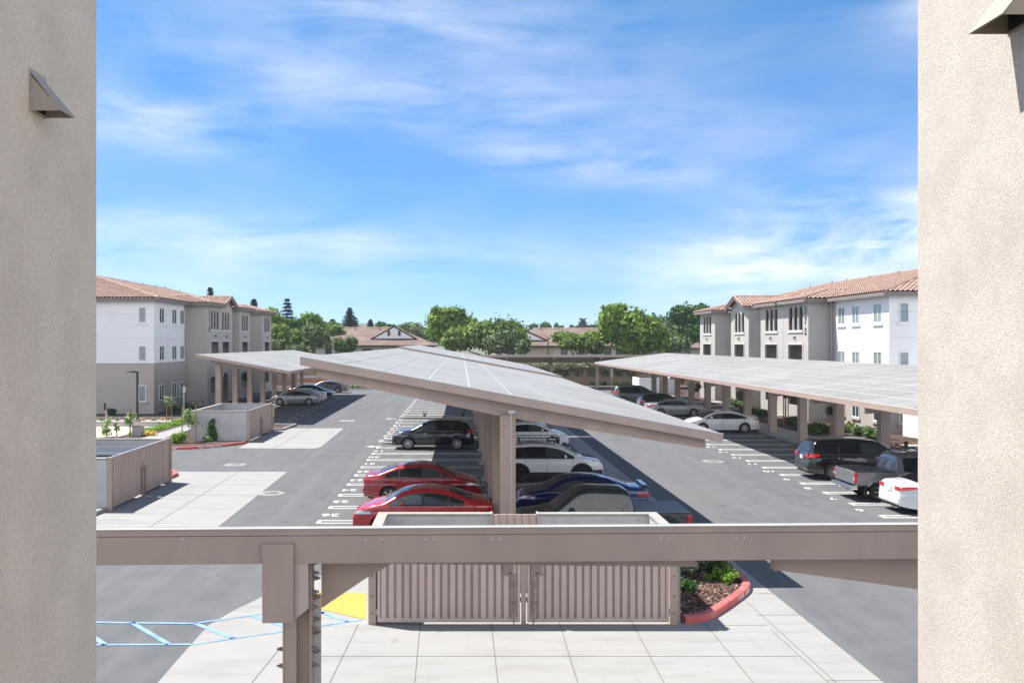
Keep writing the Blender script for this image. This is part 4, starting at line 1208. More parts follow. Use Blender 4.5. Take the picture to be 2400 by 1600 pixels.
            fa.box(X(fx), X(xa), a_ + .02, a_ + .06, zeave - .22, ze + .03); fa.box(X(fx), X(xa), b_ - .06, b_ - .02, zeave - .22, ze + .03)
            tr.build('tower_roof', M_tile, t, fix=False)
    for m_ in CAPS: m_.build('ridge_tiles', M_tile, ro, fix=False)
    fa.build('fascia', M_fascia, t)
    g = random.Random(3)
    for k in range(7):
        y = Y0 + 6 + k * (Yend - Y0 - 10) / 7 + g.uniform(-1, 1)
        xx = xr - g.uniform(.4, 1.2)
        z = ze + (xx - xa) * sl
        MB().tube((X(xx), y, z - .1), (X(xx), y, z + g.uniform(.25, .45)), .045, 8).build('vent_pipe', M_fascia, ro)
    return t

apartment('three storey apartment block on the left, its white and taupe walls in shade', -1, 26.1, 24.2, 74.4, 82.5,
          [dict(y=(83.5, 92.6), groups=[(86.1, 2.8), (90.1, 2.8)], gable=[(88.1, 92.4)], roofs=[('hip', 83.5, 87.9), ('gable', 88.3, 92.3)], door=90.1),
           dict(y=(95.6, 100.4), groups=[(98.1, 2.9)], roofs=[('hip', 95.6, 100.4)]),
           dict(y=(106.5, 111.7), groups=[(109.2, 3.0)], roofs=[('hip', 106.5, 111.7)])], 112.5, 8.5, 12.35, 9.85, '378', 84.15, ((1.15, 2.42), (4.62, 5.78), (7.86, 9.08)), (7.42, 9.25), 6.2)
apartment('three storey apartment block on the right, its white and grey walls sunlit', 1, 28.2, 26.5, 57.6, 65.7,
          [dict(y=(66.7, 77.3), groups=[(69.25, 2.9), (74.65, 2.9)], joint=72.0, roofs=[('hip', 66.7, 71.7), ('hip', 72.4, 77.3)]),
           dict(y=(80.5, 85.8), groups=[(83.2, 2.8)], gable=[(80.55, 85.75)], roofs=[('gable', 80.85, 85.45)], door=83.2),
           dict(y=(91.2, 96.9), groups=[(94.05, 2.95)], roofs=[('hip', 91.2, 96.9)])], 97.6, 8.5, 11.9, 9.4, '372', 67.2, ((.85, 2.0), (4.3, 5.44), (7.5, 8.68)), (7.1, 8.97), 5.95)

# ------------------------------------------------------------------ boundary wall at the back
bw = thing('boundary_wall', 'long tan rendered boundary wall across the back of the car park', 'wall', (0, 124, 0))
mb = MB(); mb.box(-70, 70, 124, 124.25, 0, 2.3); mb.build('wall_face', M_tanwall, bw)
mb = MB(); mb.box(-70, 70, 123.94, 124.31, 2.3, 2.42); mb.build('coping', M_tanwall, bw)
vine = leaf_cloud('creeper', [(8.0 + 1.05 * k + .2 * math.sin(k * 3), 123.7, 2.75 + .18 * math.sin(k * 2.1), 1.0, .55, .62 + .15 * math.sin(k * 1.3)) for k in range(18)] + [(9 + 1.9 * k, 123.75, 1.9, .7, .3, .6) for k in range(9)], 5200, .15, L_vine, None, 12)
tag(vine, 'grey green creeper hanging over the top of the tan boundary wall beneath the far carport', 'creeper')

# ------------------------------------------------------------------ houses beyond the wall
def house(lab, x0, x1, y0, y1, ze, zr, rx0, rx1, m_wall, gable=None, wins=(), group='brown roofed houses beyond the wall'):
    t = thing('house', lab, 'house', ((x0 + x1) / 2, y0, 0), 0, group)
    ov = .9
    MB().box(x0, x1, y0, y1, 0, ze).build('wall', m_wall, t)
    ym = (y0 + y1) / 2
    mb = MB()
    a, b, c, d = (x0 - ov, y0 - ov, ze), (x1 + ov, y0 - ov, ze), (x1 + ov, y1 + ov, ze), (x0 - ov, y1 + ov, ze)
    r0, r1 = (rx0, ym, zr), (rx1, ym, zr)
    mb.quad(a, b, r1, r0); mb.quad(c, d, r0, r1); mb.poly([b, c, r1]); mb.poly([d, a, r0])
    mb.quad(a, d, c, b)
    ro = mb.build('roof', M_shingle, t)
    mb = MB(); mb.box(x0 - ov - .02, x1 + ov + .02, y0 - ov - .06, y0 - ov, ze - .22, ze + .03); mb.box(x0 - ov - .05, x0 - ov, y0 - ov, y1 + ov, ze - .22, ze + .03); mb.box(x1 + ov, x1 + ov + .05, y0 - ov, y1 + ov, ze - .22, ze + .03)
    mb.build('fascia', M_brownwood, t)
    mb = MB(); mb.tube((rx0, ym, zr), (rx1, ym, zr), .14, 6); mb.build('ridge', M_tile, ro)
    if gable:
        gx0, gx1, gz0, gz1 = gable; gm = (gx0 + gx1) / 2
        yf = y0 - ov + (gz0 - ze) / (zr - ze) * (ym - y0 + ov) - .3
        mb = MB(); mb.prism([(gx0, yf - .34, gz0), (gx1, yf - .34, gz0), (gm, yf - .34, gz1)], (0, .3, 0)); go = mb.build('gable_wall', M_wframe, t)
        mb = MB()
        for (p, q) in (((gx0 - .5, gz0 - .12), (gm, gz1 + .16)), ((gx1 + .5, gz0 - .12), (gm, gz1 + .16))):
            mb.hexa([(p[0], yf - .35, p[1] - .2), (q[0], yf - .35, q[1] - .2), (q[0], ym, q[1] - .2), (p[0], ym, p[1] - .2), (p[0], yf - .35, p[1] + .1), (q[0], yf - .35, q[1] + .1), (q[0], ym, q[1] + .1), (p[0], ym, p[1] + .1)])
        mb.build('gable_roof', M_shingle, t)
        mb = MB()
        for (p, q) in (((gx0 - .5, gz0 - .12), (gm, gz1 + .16)), ((gx1 + .5, gz0 - .12), (gm, gz1 + .16))):
            mb.hexa([(p[0], yf - .42, p[1] - .16), (q[0], yf - .42, q[1] - .16), (q[0], yf - .36, q[1] - .16), (p[0], yf - .36, p[1] - .16), (p[0], yf - .42, p[1] + .13), (q[0], yf - .42, q[1] + .13), (q[0], yf - .36, q[1] + .13), (p[0], yf - .36, p[1] + .13)])
        mb.build('bargeboard', M_brownwood, t)
        for s in (-1, 1):
            MB().box(gm + s * 1.0 - .25, gm + s * 1.0 + .25, yf - .38, yf - .34, gz0 + .5, gz0 + 1.5).build('louvre', M_brownwood, go)
    for (wx, ww, z0, z1, kind) in wins:
        if kind == 'w':
            f = MB().box(wx - ww / 2 - .1, wx + ww / 2 + .1, y0 - .05, y0 + .02, z0 - .1, z1 + .1).build('window', M_brownwood, t)
            MB().box(wx - ww / 2, wx + ww / 2, y0 - .07, y0 - .05, z0, z1).build('pane', M_glass, f)
        elif kind == 'p':
            MB().box(wx - ww / 2, wx + ww / 2, y0 - .12, y0, 0, ze).build('wall_panel', M_housewall2, t)
        elif kind == 'b':
            MB().box(wx - ww / 2, wx + ww / 2, y0 - 1.2, y0, z0, z1).build('balcony', M_white, t)
    g = random.Random(int(x0 * 7))
    for k in range(3):
        x = g.uniform(rx0, rx1); MB().tube((x, ym - 1.5, zr - .6), (x, ym - 1.5, zr + .25), .12, 8).build('vent_pipe', M_fascia, ro)
    return t
H1 = house('brown hip roofed house with a white gable, beyond the wall left of centre', -29.5, -5.6, 164, 184, 5.62, 9.1, -24.2, -13.0, M_housewall, (-16.6, -8.8, 6.9, 9.05),
      [(-28.0, 1.4, 3, 5.0, 'w'), (-24.8, 1.0, 3.1, 5.0, 'w'), (-26.5, 4.6, 3.0, 3.9, 'b'), (-17.5, 1.6, 3.2, 4.9, 'w'), (-13.0, 3.6, 0, 5, 'p'), (-10.0, 1.2, 3.2, 4.9, 'w'), (-8.0, 3.0, 0, 5, 'p')])
H2 = house('long brown roofed house half hidden by trees, beyond the wall right of centre', 9.6, 39.0, 164, 184, 5.55, 8.95, 14.5, 33.0, M_housewall, (5.6, 16.0, 6.6, 8.9),
      [(19.4, 1.0, 3, 5.0, 'w'), (22.6, 1.0, 3, 5.0, 'w'), (27.5, 1.2, 3, 5.0, 'w'), (30.8, 3.2, 3.0, 5.0, 'w'), (36.0, 2.4, 3.0, 5.0, 'w'), (14.2, 6, 0, 5, 'p')])
H3 = house('small brown roofed house beyond the wall next to the right apartment block', 41.0, 62.0, 170, 186, 5.1, 8.6, 47.0, 56.0, M_housewall, None, [(43.5, 1.2, 2.8, 4.8, 'w'), (48, 1.2, 2.8, 4.8, 'w')])
# ------------------------------------------------------------------ vehicles (local: x forward, rear at x=0, centred on y)
def smoothstep(a, b, x):
    t = max(0.0, min(1.0, (x - a) / (b - a))) if b != a else float(x >= b)
    return t * t * (3 - 2 * t)
class Shape:
    def __init__(s, top, W, belt, xr, xf, R_, zb=.22, tumble=.40, rr=.10, rin=.10, plan_r=.82, plan_f=.66, arch=None, x0=0.0, smooth_w=.10, noarch=()):
        s.W, s.belt, s.xr, s.xf, s.R, s.zb, s.tumble, s.rr, s.rin = W, belt, xr, xf, R_, zb, tumble, rr, rin
        s.arch = arch or R_ + .055
        s.x0, s.L = top[0][0], top[-1][0]
        xs = np.array([p[0] for p in top]); zs = np.array([p[1] for p in top])
        d = np.linspace(s.x0, s.L, 600); z = np.interp(d, xs, zs)
        k = max(1, int(smooth_w / (d[1] - d[0])))
        w = np.hanning(2 * k + 3); w /= w.sum()
        zp = np.pad(z, k + 1, mode='edge'); z2 = np.convolve(zp, w, 'valid')
        s.d, s.z = d, z2
        s.pr, s.pf = plan_r, plan_f
        s.noarch = noarch
    def top(s, x): return float(np.interp(x, s.d, s.z))
    def plan(s, x):
        a = x - s.x0; b = s.L - x
        r = 1 - (1 - s.pr) * max(0, 1 - a / .75) ** 2.6
        f = 1 - (1 - s.pf) * max(0, 1 - b / 1.0) ** 2.4
        return min(r, f)
    def bot(s, x):
        z = s.zb + .10 * max(0, 1 - (x - s.x0) / .6) ** 1.5 + .05 * max(0, 1 - (s.L - x) / .6)
        for c in (s.xr, s.xf):
            if c in s.noarch: continue
            dx = abs(x - c)
            if dx < s.arch: z = max(z, s.R + math.sqrt(s.arch ** 2 - dx ** 2) - .01)
        return z
    def side(s, x, z):
        Wx = s.W * s.plan(x); zt = s.top(x)
        low = lambda q: 1 - .055 * ((q - .66) / .42) ** 2 if q > .66 else 1 - .05 * ((.66 - q) / .42) ** 2
        if z <= s.belt: y = Wx * low(z)
        else: y = Wx * low(s.belt) - .012 - (z - s.belt) * s.tumble
        # character crease
        y -= .012 * math.exp(-((z - (s.belt - .20)) / .05) ** 2)
        d = zt - z
        if d < s.rr: y -= s.rin * (1 - math.sqrt(max(0, 1 - ((s.rr - d) / s.rr) ** 2)))
        return max(y, .02)
    def crown(s, x, y, up=0.0):
        zt = s.top(x); yt = s.side(x, zt)
        return zt + .035 * (1 - min(1, (y / yt) ** 2)) * min(1, (x - s.x0) / .3 + .15) + up
    def body(s, mb):
        xs = set(np.round(np.arange(s.x0, s.L, .07), 3)) | {s.x0, s.L}
        for c in (s.xr, s.xf):
            if c in s.noarch: continue
            for k in range(15):
                xs.add(round(c + s.arch * math.cos(math.pi * k / 14), 4))
            xs.add(round(c - s.arch - .004, 4)); xs.add(round(c + s.arch + .004, 4))
        for k in (.015, .04, .08, .13, .2): xs.add(s.x0 + k); xs.add(s.L - k)
        xs = sorted(x for x in xs if s.x0 <= x <= s.L)
        xs = [x for i, x in enumerate(xs) if i == 0 or x - xs[i - 1] > .003]
        M, K = 13, 9
        rows = []
        for x in xs:
            zb, zt = s.bot(x), s.top(x); zb = min(zb, zt - .05)
            ts = [1 - (1 - j / M) ** 1.35 for j in range(M + 1)]
            Ls = [(x, s.side(x, zb + (zt - zb) * t), zb + (zt - zb) * t) for t in ts]
            yt = Ls[-1][1]
            mid = [(x, yt * (1 - 2 * k / K), s.crown(x, yt * (1 - 2 * k / K))) for k in range(1, K)]
            Rs = [(p[0], -p[1], p[2]) for p in reversed(Ls)]
            rows.append(Ls + mid + Rs)
        mb.grid(rows)
        mb.poly(rows[0]); mb.poly(list(reversed(rows[-1])))
        return mb
    def under(s, mb):
        x0, x1 = s.x0 + .12, s.L - .12; w = s.W * .62
        mb.box(x0, x1, -w, w, s.zb - .02, s.belt - .25)
        for a, b in ((s.x0 + .15, s.xr - s.arch - .02), (s.xr + s.arch + .02, s.xf - s.arch - .02), (s.xf + s.arch + .02, s.L - .2)):
            if b > a: mb.box(a, b, -s.W * .86, s.W * .86, s.zb + .005, s.zb + .12)
        return mb
    def patch(s, mb, sd, x0, x1, lo, hi, off=.007, nx=14, nz=3, mi=0):
        lo = lo if callable(lo) else (lambda x, v=lo: v); hi = hi if callable(hi) else (lambda x, v=hi: v)
        P = []
        for i in range(nx + 1):
            x = x0 + (x1 - x0) * i / nx; a, b = lo(x), hi(x)
            if b < a: b = a = (a + b) / 2
            P.append([(x, sd * (s.side(x, a + (b - a) * j / nz) + off), a + (b - a) * j / nz) for j in range(nz + 1)])
        mb.grid(P, mi)
        return mb
    def toppatch(s, mb, x0, x1, w0, w1, off=.008, nx=10, ny=8, mi=0):
        P = []
        for i in range(nx + 1):
            x = x0 + (x1 - x0) * i / nx; f = w0 + (w1 - w0) * i / nx
            dz = (s.top(x + .01) - s.top(x - .01)) / .02; n = Vector((-dz, 0, 1)).normalized() * off
            yt = s.side(x, s.top(x))
            P.append([(x + n.x, yt * f * (1 - 2 * k / ny), s.crown(x, yt * f * (1 - 2 * k / ny)) + n.z) for k in range(ny + 1)])
        mb.grid(P, mi)
        return mb

def wheel(parent, x, y, R_, w, sd, spokes=10, rim=None, tw=.55):
    """tyre is the wheel, rim its sub-part"""
    mb = MB(); h = w / 2; n = 36
    c = (x, y, R_)
    prof = [(R_ * .66, -h), (R_ * .80, -h - .006), (R_ * .95, -h * .92), (R_, -h * .62), (R_, h * .62), (R_ * .95, h * .92), (R_ * .80, h + .006), (R_ * .66, h)]
    mb.lathe(prof, n, 'y', c)
    mb.lathe([(.001, -h * .1), (R_ * .68, -h * .1)], n, 'y', c)
    t = mb.build('wheel', M_tyre, parent, local=True)
    rm = MB(); ro = R_ * .67; yo = h * .86 * sd; 
    rm.lathe([(ro, h * sd), (ro, yo * .1), (ro * .96, yo * .1), (ro * .90, yo * .96), (ro, h * sd)], n, 'y', c)
    rm.lathe([(.001, yo * .98), (ro * .20, yo * .98), (ro * .24, yo * .55)], 18, 'y', c)
    for k in range(spokes):
        a = 2 * math.pi * k / spokes; u = Vector((math.cos(a), 0, math.sin(a))); v = Vector((-math.sin(a), 0, math.cos(a)))
        ww = ro * tw * 1.5 / spokes
        P = [u * ro * .16 - v * ww * .7, u * ro * .93 - v * ww * 1.15, u * ro * .93 + v * ww * 1.15, u * ro * .16 + v * ww * .7]
        q = [tuple(Vector(c) + p + Vector((0, yo * .60, 0))) for p in P] + [tuple(Vector(c) + p + Vector((0, yo * .92, 0))) for p in P]
        rm.hexa(q)
    rm.build('rim', rim or M_rim, t, local=True)
    mb = MB(); mb.lathe([(.001, yo * .35), (ro * .95, yo * .35)], 24, 'y', c); mb.build('brake_disc', M_under, t, local=True)
    return t

CARS = 0
def car(name, lab, cat, x, y, face, top, W, belt, xr, xf, R_, pnt, dlo, cowl, rearglass, zb=.22, rim=None, spokes=10, tumble=.42, glass=None, group=None, heads=None, tails=None,
        handles=(), pillar=.105, rails=False, clad=False, chrome=False, pf=.66, pr=.82, spoiler=None, angle=None, plate_z=.75, tail_h=.16, arch=None, wtxt=None, mir=True, front_glass=M_carglass2, roof_m=None, tw=.55, seams=()):
    s = Shape(top, W, belt, xr, xf, R_, zb, tumble, plan_f=pf, plan_r=pr, arch=arch)
    L = s.L
    rot = (0 if face > 0 else math.pi) if angle is None else angle
    t = thing(name, lab, cat, (x, y, 0), rot, group)
    OFF[t.name] = Vector((0, 0, 0))
    sh = lambda mb: mb
    def fin(mb, nm, m, par=t, fix=True):
        for i, p in enumerate(mb.v): mb.v[i] = (p[0] - L / 2, p[1], p[2])
        return mb.build(nm, m, par, local=True, fix=fix)
    b = fin(s.body(MB()), 'body', pnt)
    b.data.set_sharp_from_angle(angle=R(38))
    fin(s.under(MB()), 'underbody', M_under)
    for cx_ in (xr, xf):
        for sd in (-1, 1):
            wheel(t, cx_ - L / 2, sd * (W - .105 - .02), R_, .205, sd, spokes, rim, tw)
    gl = glass or M_carglass
    # side glass, pane by pane
    for sd in (-1, 1):
        mb = MB(); s.patch(mb, sd, dlo[0][0] - .035, dlo[-1][1] + .05, belt - .012, lambda q: max(s.top(q) - pillar, belt - .012), .003, 24, 5); fin(mb, 'window_surround', M_clad)
        for k, (a, c) in enumerate(dlo):
            mb = MB(); s.patch(mb, sd, a, c, belt + .012, lambda q: max(s.top(q) - pillar - .02, belt + .012), .006, 16, 4)
            fin(mb, 'side_window', gl if (k < len(dlo) - 1) else (front_glass if glass is None else gl))
        if chrome:
            mb = MB(); s.patch(mb, sd, dlo[0][0] - .03, dlo[-1][1] + .03, belt - .012, belt + .012, .012, 16, 1); fin(mb, 'belt_trim', M_chrome)
    mb = MB(); s.toppatch(mb, cowl[0], cowl[1], .93, .90); fin(mb, 'windscreen', front_glass)
    mb = MB(); s.toppatch(mb, rearglass[0], rearglass[1], .86, .90); fin(mb, 'rear_window', gl)
    if roof_m:
        mb = MB(); s.toppatch(mb, rearglass[1] + .12, cowl[0] - .1, .95, .95, .004); fin(mb, 'roof', roof_m)
    # lamps
    hz = heads or (L - .55, L - .06, .66, .80)
    tz = tails or (.02, .42, .80, .98)
    for sd in (-1, 1):
        mb = MB(); s.patch(mb, sd, hz[0], hz[1], lambda q: hz[2] + (hz[1] - q) * .10, lambda q: min(s.top(q) - .03, hz[3]), .008, 10, 3); fin(mb, 'headlight', M_head)
        mb = MB(); s.patch(mb, sd, tz[0], tz[1], lambda q: tz[2] + (q - tz[0]) * .12, lambda q: min(tz[3], s.top(q) - .02), .008, 10, 3)
        yy = s.side(s.x0, tz[2]); mb.box(s.x0 - .02, s.x0 + .01, sd * yy * .55, sd * yy * .985, tz[2], tz[3] - .01)
        fin(mb, 'taillight', M_tail)
        if mir:
            mx = dlo[-1][1] - .32
            mb = MB(); yb = s.side(mx, belt)
            mb.hexa([(mx - .09, sd * (yb + .03), belt + .03), (mx + .06, sd * (yb + .03), belt + .03), (mx + .02, sd * (yb + .20), belt + .05), (mx - .08, sd * (yb + .20), belt + .05),
                     (mx - .09, sd * (yb + .04), belt + .15), (mx + .02, sd * (yb + .04), belt + .17), (mx - .01, sd * (yb + .19), belt + .17), (mx - .08, sd * (yb + .20), belt + .16)])
            mb.box(mx - .03, mx + .03, sd * (yb - .02), sd * (yb + .06), belt + .02, belt + .06)
            o = fin(mb, 'wing_mirror', pnt); bevel(o, .015, 2)
        for hx in handles:
            mb = MB(); z = belt - .12; yb = s.side(hx, z); mb.box(hx - .10, hx + .10, sd * (yb - .01), sd * (yb + .028), z - .015, z + .015)
            o = fin(mb, 'door_handle', M_chrome if chrome else pnt)
        for qx in seams or [dlo[-1][1] - .02] + [a for a, c in dlo[1:]] + [dlo[0][0] + .12]:
            mb = MB(); s.patch(mb, sd, qx - .006, qx + .006, lambda q: max(zb + .10, s.bot(q) + .02), belt, .0035, 1, 8); fin(mb, 'door_gap', M_dark)
        if clad:
            mb = MB()
            s.patch(mb, sd, xr + s.arch, xf - s.arch, lambda q: s.bot(q), zb + .17, .012, 12, 1)
            for c_ in (xr, xf):
                P = []
                for k in range(17):
                    a = math.pi * k / 16 
                    r0, r1 = s.arch, s.arch + .085
                    row = []
                    for r in (r0, r1):
                        xx, zz = c_ + r * math.cos(a), max(R_ + r * math.sin(a) - .01, zb + .02)
                        row.append((xx, sd * (s.side(xx, zz) + .016), zz))
                    P.append(row)
                mb.grid(P)
            s.patch(mb, sd, s.x0 + .02, xr - s.arch - .06, lambda q: s.bot(q), zb + .28, .010, 6, 1)
            s.patch(mb, sd, xf + s.arch + .06, L - .03, lambda q: s.bot(q), zb + .26, .010, 6, 1)
            fin(mb, 'cladding', M_clad)
        if rails:
            mb = MB(); a, c = rearglass[1] + .25, cowl[0] - .1
            pts = [(q, sd * (s.side(q, s.top(q)) * .93), s.crown(q, s.side(q, s.top(q)) * .93) + h) for q, h in ((a, .0), (a + .12, .055), ((a + c) / 2, .06), (c - .12, .05), (c, .0))]
            mb.path(pts, .016, 6); fin(mb, 'roof_rail', M_under if not chrome else M_chrome)
    # front and rear ends
    mb = MB(); wf = W * pf; zt = s.top(L - .02)
    mb.box(L - .015, L + .012, -wf * .80, wf * .80, zb + .20, min(zt - .06, zb + .36)); fin(mb, 'grille', M_under)
    mb = MB(); wr = W * pr
    mb.hexa([(s.x0 - .05, -wr * .93, zb + .14), (s.x0 + .10, -wr * 1.02, zb + .12), (s.x0 + .10, wr * 1.02, zb + .12), (s.x0 - .05, wr * .93, zb + .14),
             (s.x0 - .06, -wr * .93, zb + .37), (s.x0 + .06, -wr * 1.0, zb + .40), (s.x0 + .06, wr * 1.0, zb + .40), (s.x0 - .06, wr * .93, zb + .37)])
    o = fin(mb, 'rear_bumper', pnt if not clad else M_clad); bevel(o, .03, 3)
    mb = MB(); mb.box(s.x0 - .022, s.x0 + .005, -.16, .16, plate_z - .08, plate_z + .08); p = fin(mb, 'licence_plate', M_plate)
    mb = MB(); mb.box(L + .008, L + .016, -.16, .16, zb + .18, zb + .32); fin(mb, 'licence_plate', M_plate)
    mb = MB()
    for yy in (-W * .55, W * .55): mb.tube((s.x0 - .05, yy, zb + .02), (s.x0 + .25, yy, zb + .02), .03, 10)
    fin(mb, 'exhaust', M_chrome)
    if spoiler:
        mb = MB(); x0, z0, w = spoiler
        mb.hexa([(x0 - .03, -w, z0 + .16), (x0 + .17, -w, z0 + .175), (x0 + .17, w, z0 + .175), (x0 - .03, w, z0 + .16), (x0 - .03, -w, z0 + .19), (x0 + .15, -w, z0 + .20), (x0 + .15, w, z0 + .20), (x0 - .03, w, z0 + .19)])
        for sd in (-1, 1): mb.box(x0 + .02, x0 + .14, sd * (w - .09), sd * w, z0 - .03, z0 + .17)
        o = fin(mb, 'spoiler', pnt); bevel(o, .012, 2)
    return t, s, fin

# side outlines, rear to front
SEDAN = [(0, .90), (.05, 1.02), (.14, 1.065), (.60, 1.10), (1.38, 1.36), (1.75, 1.425), (2.25, 1.455), (2.70, 1.425), (3.02, 1.34), (3.62, 1.035), (3.95, .97), (4.35, .86), (4.55, .76), (4.63, .64), (4.65, .55)]
SEDAN2 = [(0, .92), (.05, 1.05), (.16, 1.10), (.55, 1.12), (1.25, 1.37), (1.70, 1.45), (2.25, 1.475), (2.72, 1.44), (3.05, 1.33), (3.66, 1.02), (4.0, .95), (4.38, .83), (4.56, .72), (4.62, .60), (4.64, .52)]
LONGSEDAN = [(0, .90), (.05, 1.04), (.16, 1.09), (.62, 1.11), (1.45, 1.36), (1.9, 1.43), (2.4, 1.45), (2.9, 1.41), (3.25, 1.30), (3.85, 1.01), (4.2, .94), (4.6, .82), (4.8, .70), (4.86, .58), (4.88, .50)]
COUPE = [(0, .88), (.05, 1.02), (.14, 1.08), (.50, 1.10), (1.45, 1.34), (1.95, 1.40), (2.4, 1.41), (2.8, 1.35), (3.1, 1.25), (3.75, .99), (4.1, .92), (4.55, .80), (4.75, .69), (4.82, .58), (4.84, .50)]
SUV = [(0, .95), (.03, 1.05), (.20, 1.45), (.30, 1.60), (.55, 1.645), (1.3, 1.68), (2.1, 1.69), (2.7, 1.65), (3.0, 1.58), (3.62, 1.15), (3.8, 1.09), (4.3, 1.00), (4.55, .90), (4.66, .76), (4.70, .62)]
BIGSUV = [(0, .98), (.03, 1.10), (.22, 1.50), (.36, 1.69), (.7, 1.74), (1.6, 1.775), (2.4, 1.77), (2.95, 1.72), (3.25, 1.63), (3.95, 1.17), (4.2, 1.10), (4.7, 1.00), (4.9, .90), (4.99, .75), (5.02, .60)]
XOVER = [(0, .95), (.03, 1.05), (.22, 1.36), (.42, 1.54), (.80, 1.62), (1.5, 1.665), (2.1, 1.655), (2.6, 1.58), (2.9, 1.48), (3.55, 1.15), (3.75, 1.10), (4.25, 1.02), (4.5, .92), (4.60, .78), (4.64, .62)]
VAN = [(0, .95), (.03, 1.10), (.25, 1.55), (.42, 1.70), (.8, 1.745), (1.8, 1.76), (2.7, 1.72), (3.2, 1.62), (4.05, 1.15), (4.35, 1.05), (4.75, .92), (4.95, .80), (5.05, .66), (5.08, .55)]
HATCH = [(0, .92), (.03, 1.02), (.28, 1.32), (.55, 1.48), (.9, 1.53), (1.7, 1.55), (2.3, 1.52), (2.7, 1.43), (3.4, 1.07), (3.65, 1.0), (4.1, .86), (4.32, .74), (4.40, .62), (4.43, .52)]
WALLC = 'cars in the middle row'
# --- middle row, left bays
car('parked_sedan', 'bright red sedan facing left, nearest car to the left of the steel columns', 'car', -1.22, 28.45, -1, [(x * .955, z) for x, z in SEDAN], .88, .97, 1.0, 3.50, .325, P_red2,
    [(.92, 1.34), (1.40, 2.16), (2.24, 3.22)], (2.66, 3.42), (.64, 1.35), handles=(1.68, 2.62), heads=(3.85, 4.36, .66, .80), spokes=10, group='cars parked in the middle row')
car('parked_sedan', 'dark red sedan facing right with its boot in the sun, behind the nearest red sedan', 'car', -1.45, 33.95, 1, [(x * .96, z) for x, z in SEDAN2], .90, .99, .97, 3.54, .335, P_red,
    [(.82, 1.31), (1.37, 2.18), (2.26, 3.26)], (2.70, 3.48), (.58, 1.25), handles=(1.70, 2.66), spokes=5, tw=.40, chrome=True, group='cars parked in the middle row')
car('parked_suv', 'black sport utility vehicle facing left with silver ten spoke wheels, left of the steel columns', 'suv', -1.60, 50.65, -1, XOVER, .92, 1.06, .94, 3.72, .365, P_black,
    [(.62, 1.18), (1.25, 2.10), (2.18, 3.30)], (2.78, 3.50), (.08, .34), handles=(1.75, 2.75), spokes=10, zb=.27, rails=True, chrome=True, tumble=.34, tails=(.02, .36, .98, 1.16), heads=(4.12, 4.56, .82, .95), pf=.74, group='cars parked in the middle row')
# --- middle row, right bays
t, s, fin = car('parked_suv', 'white sport utility vehicle with a black roof basket, right of the steel columns', 'suv', 3.92, 39.0, 1, XOVER, .93, 1.06, .92, 3.68, .375, P_white,
    [(.62, 1.15), (1.22, 2.08), (2.16, 3.30)], (2.78, 3.50), (.08, .34), handles=(1.75, 2.75), spokes=6, rim=M_rimdark, zb=.30, clad=True, tumble=.33, tails=(.02, .36, .98, 1.12), heads=(4.14, 4.56, .90, 1.0), pf=.76, group='cars parked in the middle row')
mb = MB(); s.toppatch(mb, 3.75, 4.40, .62, .55, .004); fin(mb, 'bonnet_decal', M_clad)
mb = MB(); zt = 1.80
for z, r in ((zt, .016), (zt + .12, .018)):
    for (a, c) in (((.75, -.52), (2.75, -.52)), ((2.75, -.52), (2.75, .52)), ((2.75, .52), (.75, .52)), ((.75, .52), (.75, -.52))): mb.tube((*a, z), (*c, z), r, 6)
for k in range(9):
    x = .75 + k * .25
    for y in (-.52, .52): mb.tube((x, y, zt), (x, y, zt + .12), .011, 6)
    mb.tube((x, -.52, zt), (x, .52, zt), .012, 6)
for x in (1.0, 2.5):
    for y in (-.5, .5): mb.box(x - .03, x + .03, y - .02, y + .02, 1.66, zt)
fin(mb, 'roof_basket', M_under)
mb = MB()
for k in range(4): mb.box(1.0 + .42 * k, 1.32 + .42 * k, -.54, -.525, zt + .03, zt + .10)
fin(mb, 'reflector_strip', M_plate)
car('parked_sedan', 'dark blue sedan facing left with a raised boot spoiler, behind the dark pickup truck', 'car', 4.22, 31.1, -1, [(x * .985, z * .99) for x, z in SEDAN], .89, .97, 1.0, 3.62, .32, P_blue,
    [(.95, 1.40), (1.46, 2.25), (2.33, 3.36)], (2.75, 3.54), (.66, 1.40), handles=(1.75, 2.72), heads=(3.95, 4.50, .66, .80), spoiler=(.02, .96, .60), tails=(.0, .40, .78, .92), chrome=True, group='cars parked in the middle row')
car('parked_sedan', 'white sedan facing right, behind the white sport utility vehicle with the roof basket', 'car', 3.95, 51.4, 1, SEDAN2, .90, .98, 1.0, 3.68, .335, P_white,
    [(.85, 1.38), (1.43, 2.28), (2.36, 3.42)], (2.80, 3.64), (.60, 1.30), handles=(1.78, 2.78), spokes=10, group='cars parked in the middle row')
car('parked_hatchback', 'pale silver hatchback facing right, behind the white sedan and mostly hidden by the steel column', 'car', 3.45, 57.4, 1, HATCH, .88, .98, .85, 3.45, .32, P_silver,
    [(.55, 1.05), (1.12, 1.95), (2.02, 3.15)], (2.62, 3.36), (.10, .50), group='cars parked in the middle row')
